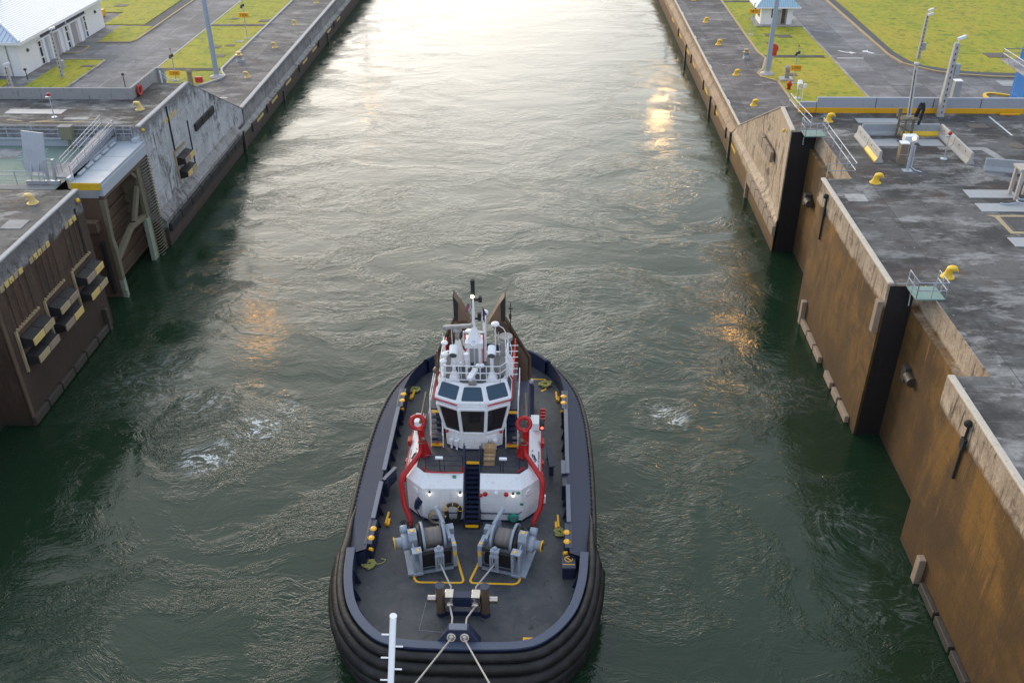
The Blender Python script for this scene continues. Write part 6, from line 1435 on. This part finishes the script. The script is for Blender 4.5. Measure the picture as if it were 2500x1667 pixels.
mb = TB(); mb.loft([[(1.75 + .38 * math.cos(a), 44.0 + .38 * math.sin(a), z) for a in [2 * math.pi * i / 18 for i in range(18)]] for z in (10.95, 11.15)], True, True, True); mb.cyl((1.6, 43.4, 9.3), (1.6, 43.6, 11.0), .14, n=10); mb.loft([[(1.35, 42.9, 9.27), (1.85, 42.9, 9.27), (1.85, 43.5, 9.27), (1.35, 43.5, 9.27)], [(1.5, 43.3, 10.2), (1.7, 43.3, 10.2), (1.7, 43.5, 10.2), (1.5, 43.5, 10.2)]]); mb.build("satellite_dome", PALEC, wh)
mb = TB()
for k in range(6): mb.cyl((1.72, 42.7 + .12 * k, 9.45 + .3 * k), (2.45, 42.75 + .12 * k, 9.45 + .3 * k), .022, n=6)
for x in (1.85, 2.0): mb.cyl((x, 42.7, 9.3), (x - .1, 43.4, 11.3), .03, n=6)
mb.tube([(1.9, 42.7, 9.3), (2.1, 43.4, 10.6), (1.9, 43.9, 11.2)], .025, 6); mb.tube([(1.25, 44.6, 11.5), (1.6, 44.4, 11.4), (1.75, 44.2, 11.2)], .02, 6); mb.build("aerial_rack", TWHITE, wh)
mb = TB(); mb.cyl((-.35, 42.6, 9.26), (-.35, 42.6, 10.55), .07, n=8); mb.cyl((-.35, 42.6, 10.5), (-.35, 42.55, 10.9), .13, n=10); mb.cyl((-.65, 42.5, 9.26), (-.65, 42.5, 10.3), .02, n=5); mb.sphere((-.65, 42.5, 10.33), .07); mb.cyl((.4, 42.4, 9.26), (.4, 42.4, 10.2), .035, n=6); mb.sphere((.28, 42.4, 10.22), .13); mb.sphere((.52, 42.4, 10.22), .13); mb.build("roof_fitting", TWHITE, wh)
mb = TB(); mb.obox((.0, 42.1, 9.85), (.3, .95, .22), Matrix.Rotation(-.35, 3, 'Z') @ Matrix.Rotation(.12, 3, 'X')); mb.obox((.08, 42.2, 9.5), (.12, .12, .6)); mb.build("loudhailer", TWHITE, wh, .04)
mb = TB(); mb.obox((0, 41.98, 9.36), (.44, .24, .2)); mb.build("roof_box", PALEC, wh, .03)
mb = TB()
for x, y, h in ((-1.75, 44.3, 1.9), (-1.3, 44.8, 2.1), (1.35, 44.9, 1.6)): mb.cyl((x, y, 9.26), (x - .05, y, 9.26 + h), .018, n=5)
mb.build("whip_aerial", TWHITE, wh)
mb = TB(); mb.tube([(-2.0, 42.6, 8.5), (-2.05, 42.9, 9.5), (-1.98, 43.1, 10.7)], .05, 7); mb.sphere((-2.1, 42.8, 9.6), .16); mb.build("side_aerial", FUN, wh)
mb = TB(); mb.cyl((1.95, 45.3, 9.2), (1.97, 45.5, 12.4), .03, n=6); mb.box(1.85, 2.1, 45.45, 45.5, 12.0, 12.06); mb.box(1.88, 2.02, 45.4, 45.5, 11.4, 11.7); mb.build("wind_vane", DARK, wh)

# exhaust stacks leaning inwards, with slanted horns
for s in (-1, 1):
    mb = TB(); mb.cyl((s * 2.45, 50.0, 3.9), (s * 2.45, 50.0, 4.2), .6, .55, 20); pl = mb.build("exhaust_stack", FUN, tug)
    k = .40
    ring = lambda cx, cy, cz, a, b: [(cx + a * math.cos(t), cy + b * math.sin(t), cz) for t in [2 * math.pi * (i + .5) / 12 for i in range(12)]]
    mb = TB(); mb.loft([ring(s * 2.45, 50.0, 4.2, .46, .46), ring(s * 2.45, 50.0, 5.75, .46, .46), ring(s * 2.28, 49.85, 6.25, .46, .46), ring(s * .98, 48.7, 9.3, .44, .42), ring(s * .98, 48.6, 9.55, .46, .44)], True, True, True); mb.build("exhaust_duct", FUN, pl)
    mb = TB(); mb.tube([(s * 2.97, 50.1, 4.0), (s * 2.97, 50.1, 5.85), (s * 2.82, 49.95, 6.15), (s * 1.5, 48.8, 9.45)], .12, 10); mb.build("vent_pipe", FUN, pl)
    tip = [(s * .52, 48.3, 9.45), (s * 1.38, 48.3, 9.45), (s * 1.42, 48.3, 11.15), (s * 1.36, 48.3, 11.15)]
    mb = TB(); mb.loft([[(a, 48.25 + .0, z) for a, z in ((s * .5, 9.4), (s * 1.4, 9.5), (s * 1.50, 11.2), (s * 1.18, 10.7))], [(a, 48.95, z) for a, z in ((s * .5, 9.4), (s * 1.4, 9.5), (s * 1.50, 11.2), (s * 1.18, 10.7))]]); mb.build("exhaust_horn", FUN, pl)
    mb = TB(); mb.add([(s * 1.30, 48.22, 9.55), (s * 1.53, 48.22, 9.55), (s * 1.55, 48.22, 11.25), (s * 1.26, 48.22, 10.75), (s * 1.43, 48.98, 9.55), (s * 1.53, 48.98, 9.55), (s * 1.55, 48.98, 11.25), (s * 1.26, 48.98, 10.75)], [(0, 1, 2, 3), (1, 5, 6, 2), (2, 6, 7, 3), (5, 4, 7, 6)] if s > 0 else [(3, 2, 1, 0), (2, 6, 5, 1), (3, 7, 6, 2), (6, 7, 4, 5)]); mb.build("horn_mouth", DARK, pl)
    mb = TB(); mb.tube([(s * 2.1, 44.6, 7.6), (s * 2.1, 48.9, 7.9), (s * 2.15, 49.4, 5.9), (s * 2.2, 49.4, 4.6), (s * 2.75, 47.6, 4.3), (s * 2.8, 46.5, 4.2), (s * 2.75, 45.8, 5.05)], .075, 8); mb.build("red_pipe", RED, pl)
    mb = TB(); mb.lathe([(0, 0), (.22, 0), (.24, .08), (.2, .18), (0, .22)], (s * 3.02, 50.0, 3.95), n=14); mb.build("tank_vent", COPE, pl)
    mb = TB(); mb.cyl((s * 2.2, 49.2, 4.0), (s * 2.2, 49.2, 4.03), .75, n=20); mb.build("deck_plate", NAVYL, pl)

# loose gear lying on the tug
def rope_coil(x, y, z, r, lb, tail=None, seed=1):
    random.seed(seed); mb = TB(); n_ = 120; P = []
    for i in range(n_):
        a = i * .62; rr = r * (.25 + .75 * random.random()); P.append((x + rr * math.cos(a) + random.uniform(-.05, .05), y + rr * math.sin(a) * .85, z + .03 + .12 * (i / n_) + random.uniform(0, .05)))
    if tail: P += [v for v in tail]
    mb.tube(spline(P, 2), .022, 5)
    tag(mb.build("rope_coil", ROPEY, None, loc=(x + TX, y, z)), lb, "rope coil", "yellow green rope coils on the tug deck")
rope_coil(-4.8, 51.6, 2.0, .42, "yellow green rope coil by the after bitts on the left side deck of the tug", None, 1)
rope_coil(4.05, 52.5, 2.0, .48, "yellow green rope coil inside the yellow deck line at the right quarter of the tug", None, 2)
rope_coil(4.9, 38.2, 2.0, .40, "yellow green rope coil against the forward bitts on the right of the tug", None, 3)
rope_coil(-5.25, 35.55, 2.0, .42, "yellow green rope coil with a loose tail on the fore deck of the tug", [(-4.8, 35.6, 2.05), (-4.5, 35.75, 2.05), (-4.45, 35.95, 2.05), (-4.7, 36.0, 2.05)], 4)
t = thing("cardboard_box", "upper cardboard box of the stack right of the tug stair", "box", (.95 + TX, 41.2, 5.0), "cardboard boxes on the tug")
for x0, x1, y0, y1, z0, z1, lb in ((.62, 1.22, 40.2, 40.75, 5.02, 5.5, "cardboard box standing behind the dark rail right of the tug stair"), (.6, 1.25, 40.85, 41.35, 5.02, 5.75, "taller cardboard box at the foot of the wheelhouse of the tug")):
    mb = TB(); mb.box(x0, x1, y0, y1, z0, z1); b = mb.build("cardboard_box", BOXC, None, .015, loc=((x0 + x1) / 2 + TX, y0, z0)); tag(b, lb, "box", "cardboard boxes on the tug")
    mb = TB(); mb.box((x0 + x1) / 2 - .03, (x0 + x1) / 2 + .03, y0 + .01, y1 - .01, z1 + .001, z1 + .006); mb.build("tape", paint("parcel tape %g" % x1, (.50, .36, .20)), b)
bpy.data.objects.remove(t)
t = thing("hose_coil", "black hose looped over a yellow banded arch on the tug front", "hose", (-1.05 + TX, 38.9, 2.9))
mb = TB(); mb.torus((-1.05, 38.88, 2.95), .42, .10, (0, 1, 0), 20, 8, -90, 90); arch = mb.build("rack", BLACKR, t)
mb = TB()
for a in (-85, -45, 0, 45, 85): 
    c = (-1.05 + .42 * math.sin(R(a)), 38.88, 2.95 + .42 * math.cos(R(a))); mb.torus(c, .11, .022, (math.cos(R(a)), 0, -math.sin(R(a))), 14, 5)
mb.build("yellow_band", TYEL, t)
mb = TB()
random.seed(3)
for i in range(6):
    o_ = i * .035; mb.tube(spline([(-1.48 + o_, 38.8, 2.95), (-1.45 + o_, 38.75, 2.5), (-1.3 + o_, 38.72, 2.15 + .1 * (i % 3)), (-1.0, 38.7, 2.1 + .08 * i), (-.75 - o_, 38.72, 2.2), (-.62 - o_, 38.78, 2.6), (-.60 - o_, 38.8, 2.95)], 4), .03, 6)
mb.build("hose", BLACKR, t)
mb = TB(); mb.sphere((-1.5, 38.75, 2.6), .13); mb.build("nozzle", STAIN, t)
t = thing("green_hose", "coiled green hose hanging on the right of the tug front", "hose", (1.95 + TX, 38.9, 2.4))
for k in range(3):
    mb = TB(); mb.torus((2.28, 38.92 - .05 * k, 2.45), .27 - .045 * k, .045, (0, 1, 0), 22, 7); mb.build("coil", paint("green hose %d" % k, (.02, .26, .19), .4), t)
t = thing("rope_bundle", "thick tan mooring rope ring standing behind the left winch of the tug", "rope", (-1.95 + TX, 38.7, 2.6))
for k in range(3):
    mb = TB(); mb.torus((-1.95, 38.72 - .08 * k, 2.6), .45 - .05 * k, .06, (0, 1, .1), 24, 7); mb.build("turn", paint("tan rope %d" % k, (.30, .24, .16), .9), t)
t = thing("deck_chest", "navy deck chest with a yellow prohibition sign on its lid on the tug fore deck", "chest", (5.1 + TX, 35.3, 2.0))
mb = TB(); mb.box(4.95, 5.6, 34.85, 35.75, 2.0, 2.75); mb.build("case", NAVY, t, .03)
mb = TB(); mb.box(4.92, 5.63, 34.82, 35.78, 2.752, 2.84); b = mb.build("lid", NAVYL, t, .02)
mb = TB(); mb.torus((5.28, 35.45, 2.846), .2, .025, (0, 0, 1), 22, 5); mb.obox((5.28, 35.45, 2.85), (.05, .4, .02), Matrix.Rotation(.8, 3, 'Z')); mb.box(4.95, 5.6, 35.05, 35.09, 2.841, 2.848); mb.build("sign_ring", TYEL, b)
t = thing("deck_bench", "grey blue bench along the white house on the right side deck of the tug", "bench", (4.1 + TX, 43.9, 2.0))
mb = TB(); mb.obox((4.35, 43.9, 2.75), (.36, 1.85, .1), Matrix.Rotation(.1, 3, 'Z')); mb.build("seat", NAVYL, t, .02)
for y in (43.15, 44.6):
    mb = TB(); mb.box(4.2 + (44 - y) * .1, 4.45 + (44 - y) * .1, y - .06, y + .06, 2.0, 2.7); mb.build("leg", NAVY, t)
for s, lb in ((-1, "dark folded flag on the left halyard of the tug mast"), (1, "dark folded flag on the right halyard of the tug mast")):
    mb = TB(); mb.add([(s * .2, 44, 13.2), (s * .32, 44.05, 13.1), (s * .48, 43.95, 12.7), (s * .4, 44.05, 12.55), (s * .28, 43.98, 12.8), (s * .2, 44.03, 12.95), (s * .3, 44.1, 13.0)], [(0, 1, 2, 3, 4, 5), (0, 5, 6, 1)]) if s < 0 else mb.add([(s * .5, 44, 13.0), (s * .62, 44.05, 12.7), (s * .75, 43.95, 12.5), (s * .62, 44.05, 12.45), (s * .6, 43.98, 12.0), (s * .5, 44.03, 12.2)], [(0, 1, 2, 3, 4, 5)])
    f = mb.build("flag", paint("flag cloth %d" % s, (.06, .04, .12) if s > 0 else (.20, .08, .12), .8), None, loc=(s * .3 + TX, 44, 12.6)); tag(f, lb, "flag", "flags on the tug mast")
    so_ = f.modifiers.new("thick", 'SOLIDIFY'); so_.thickness = .02

# towlines from the winches through the H-bitt and the bow fairlead up to the ship
for s, E_, lb in ((-1, (-9.95, 11, 11), "towline running from the left winch over the bow towards the lower left"), (1, (4.05, 11, 11), "towline running from the right winch over the bow towards the lower right")):
    W = WL_ if s < 0 else WR_
    p0 = W(-.12, .9, -.35); p1 = W(-.12, 1.6, -.45)
    P = [(p0.x + TX, p0.y, p0.z), (p1.x + TX, p1.y, p1.z), (s * .62 + TX, 32.9, 3.35), (s * .62 + TX, 32.1, 2.85), (s * .34 + TX, 30.6, 3.7), (s * .31 + TX, 29.5, 3.55)]
    a = Vector(P[-1]); b = Vector(E_)
    for i in range(1, 13):
        f = i / 12; v = a + (b - a) * f; v.z -= .5 * f * (1 - f); P.append(tuple(v))
    mb = MB(); mb.tube(P, .042, 7); tag(mb.build("towline", ROPEG, None, loc=P[4]), lb, "rope", "towlines of the tug")

# ================================================================== the ship the tug is made fast to: only its pegged stern pole reaches into the picture
t = thing("ship_stern", "white ship stern below the camera carrying the pegged pole at the bottom edge", "ship", (0, -20, 12))
mb = MB()
def srow(z, yb, w_): return [(-w_, -60, z), (w_, -60, z), (w_, yb - 5, z), (w_ * .75, yb - .8, z), (w_ * .3, yb, z), (-w_ * .3, yb, z), (-w_ * .75, yb - .8, z), (-w_, yb - 5, z)]
mb.loft([srow(-1, 2, 13), srow(6, 7, 15), srow(11, 11, 15.5), srow(19.8, 11.2, 15.5)]); mb.build("hull", TWHITE, t)
t = thing("pegged_pole", "white pole with short climbing pegs rising into the bottom of the picture", "pole", (-2.95, 11.0, 19.8))
mb = MB(); mb.cyl((-3.05, 11.0, 19.8), (-2.45, 11.0, 25.9), .060, .056, 16); pl = mb.build("pole", WHITE, t)
mb = MB(); mb.cyl((-2.452, 11.0, 25.88), (-2.449, 11.0, 25.905), .063, n=16); mb.build("cap", WHITE, pl)
for i in range(16):
    z = 25.43 - i * .30; x = -2.45 - (25.9 - z) * .6 / 6.1; d = -1 if i % 2 == 0 else 1
    mb = MB(); mb.cyl((x + d * .06, 11.0, z), (x + d * .19, 11.0, z), .014, n=8); mb.build("peg", WHITE, pl)
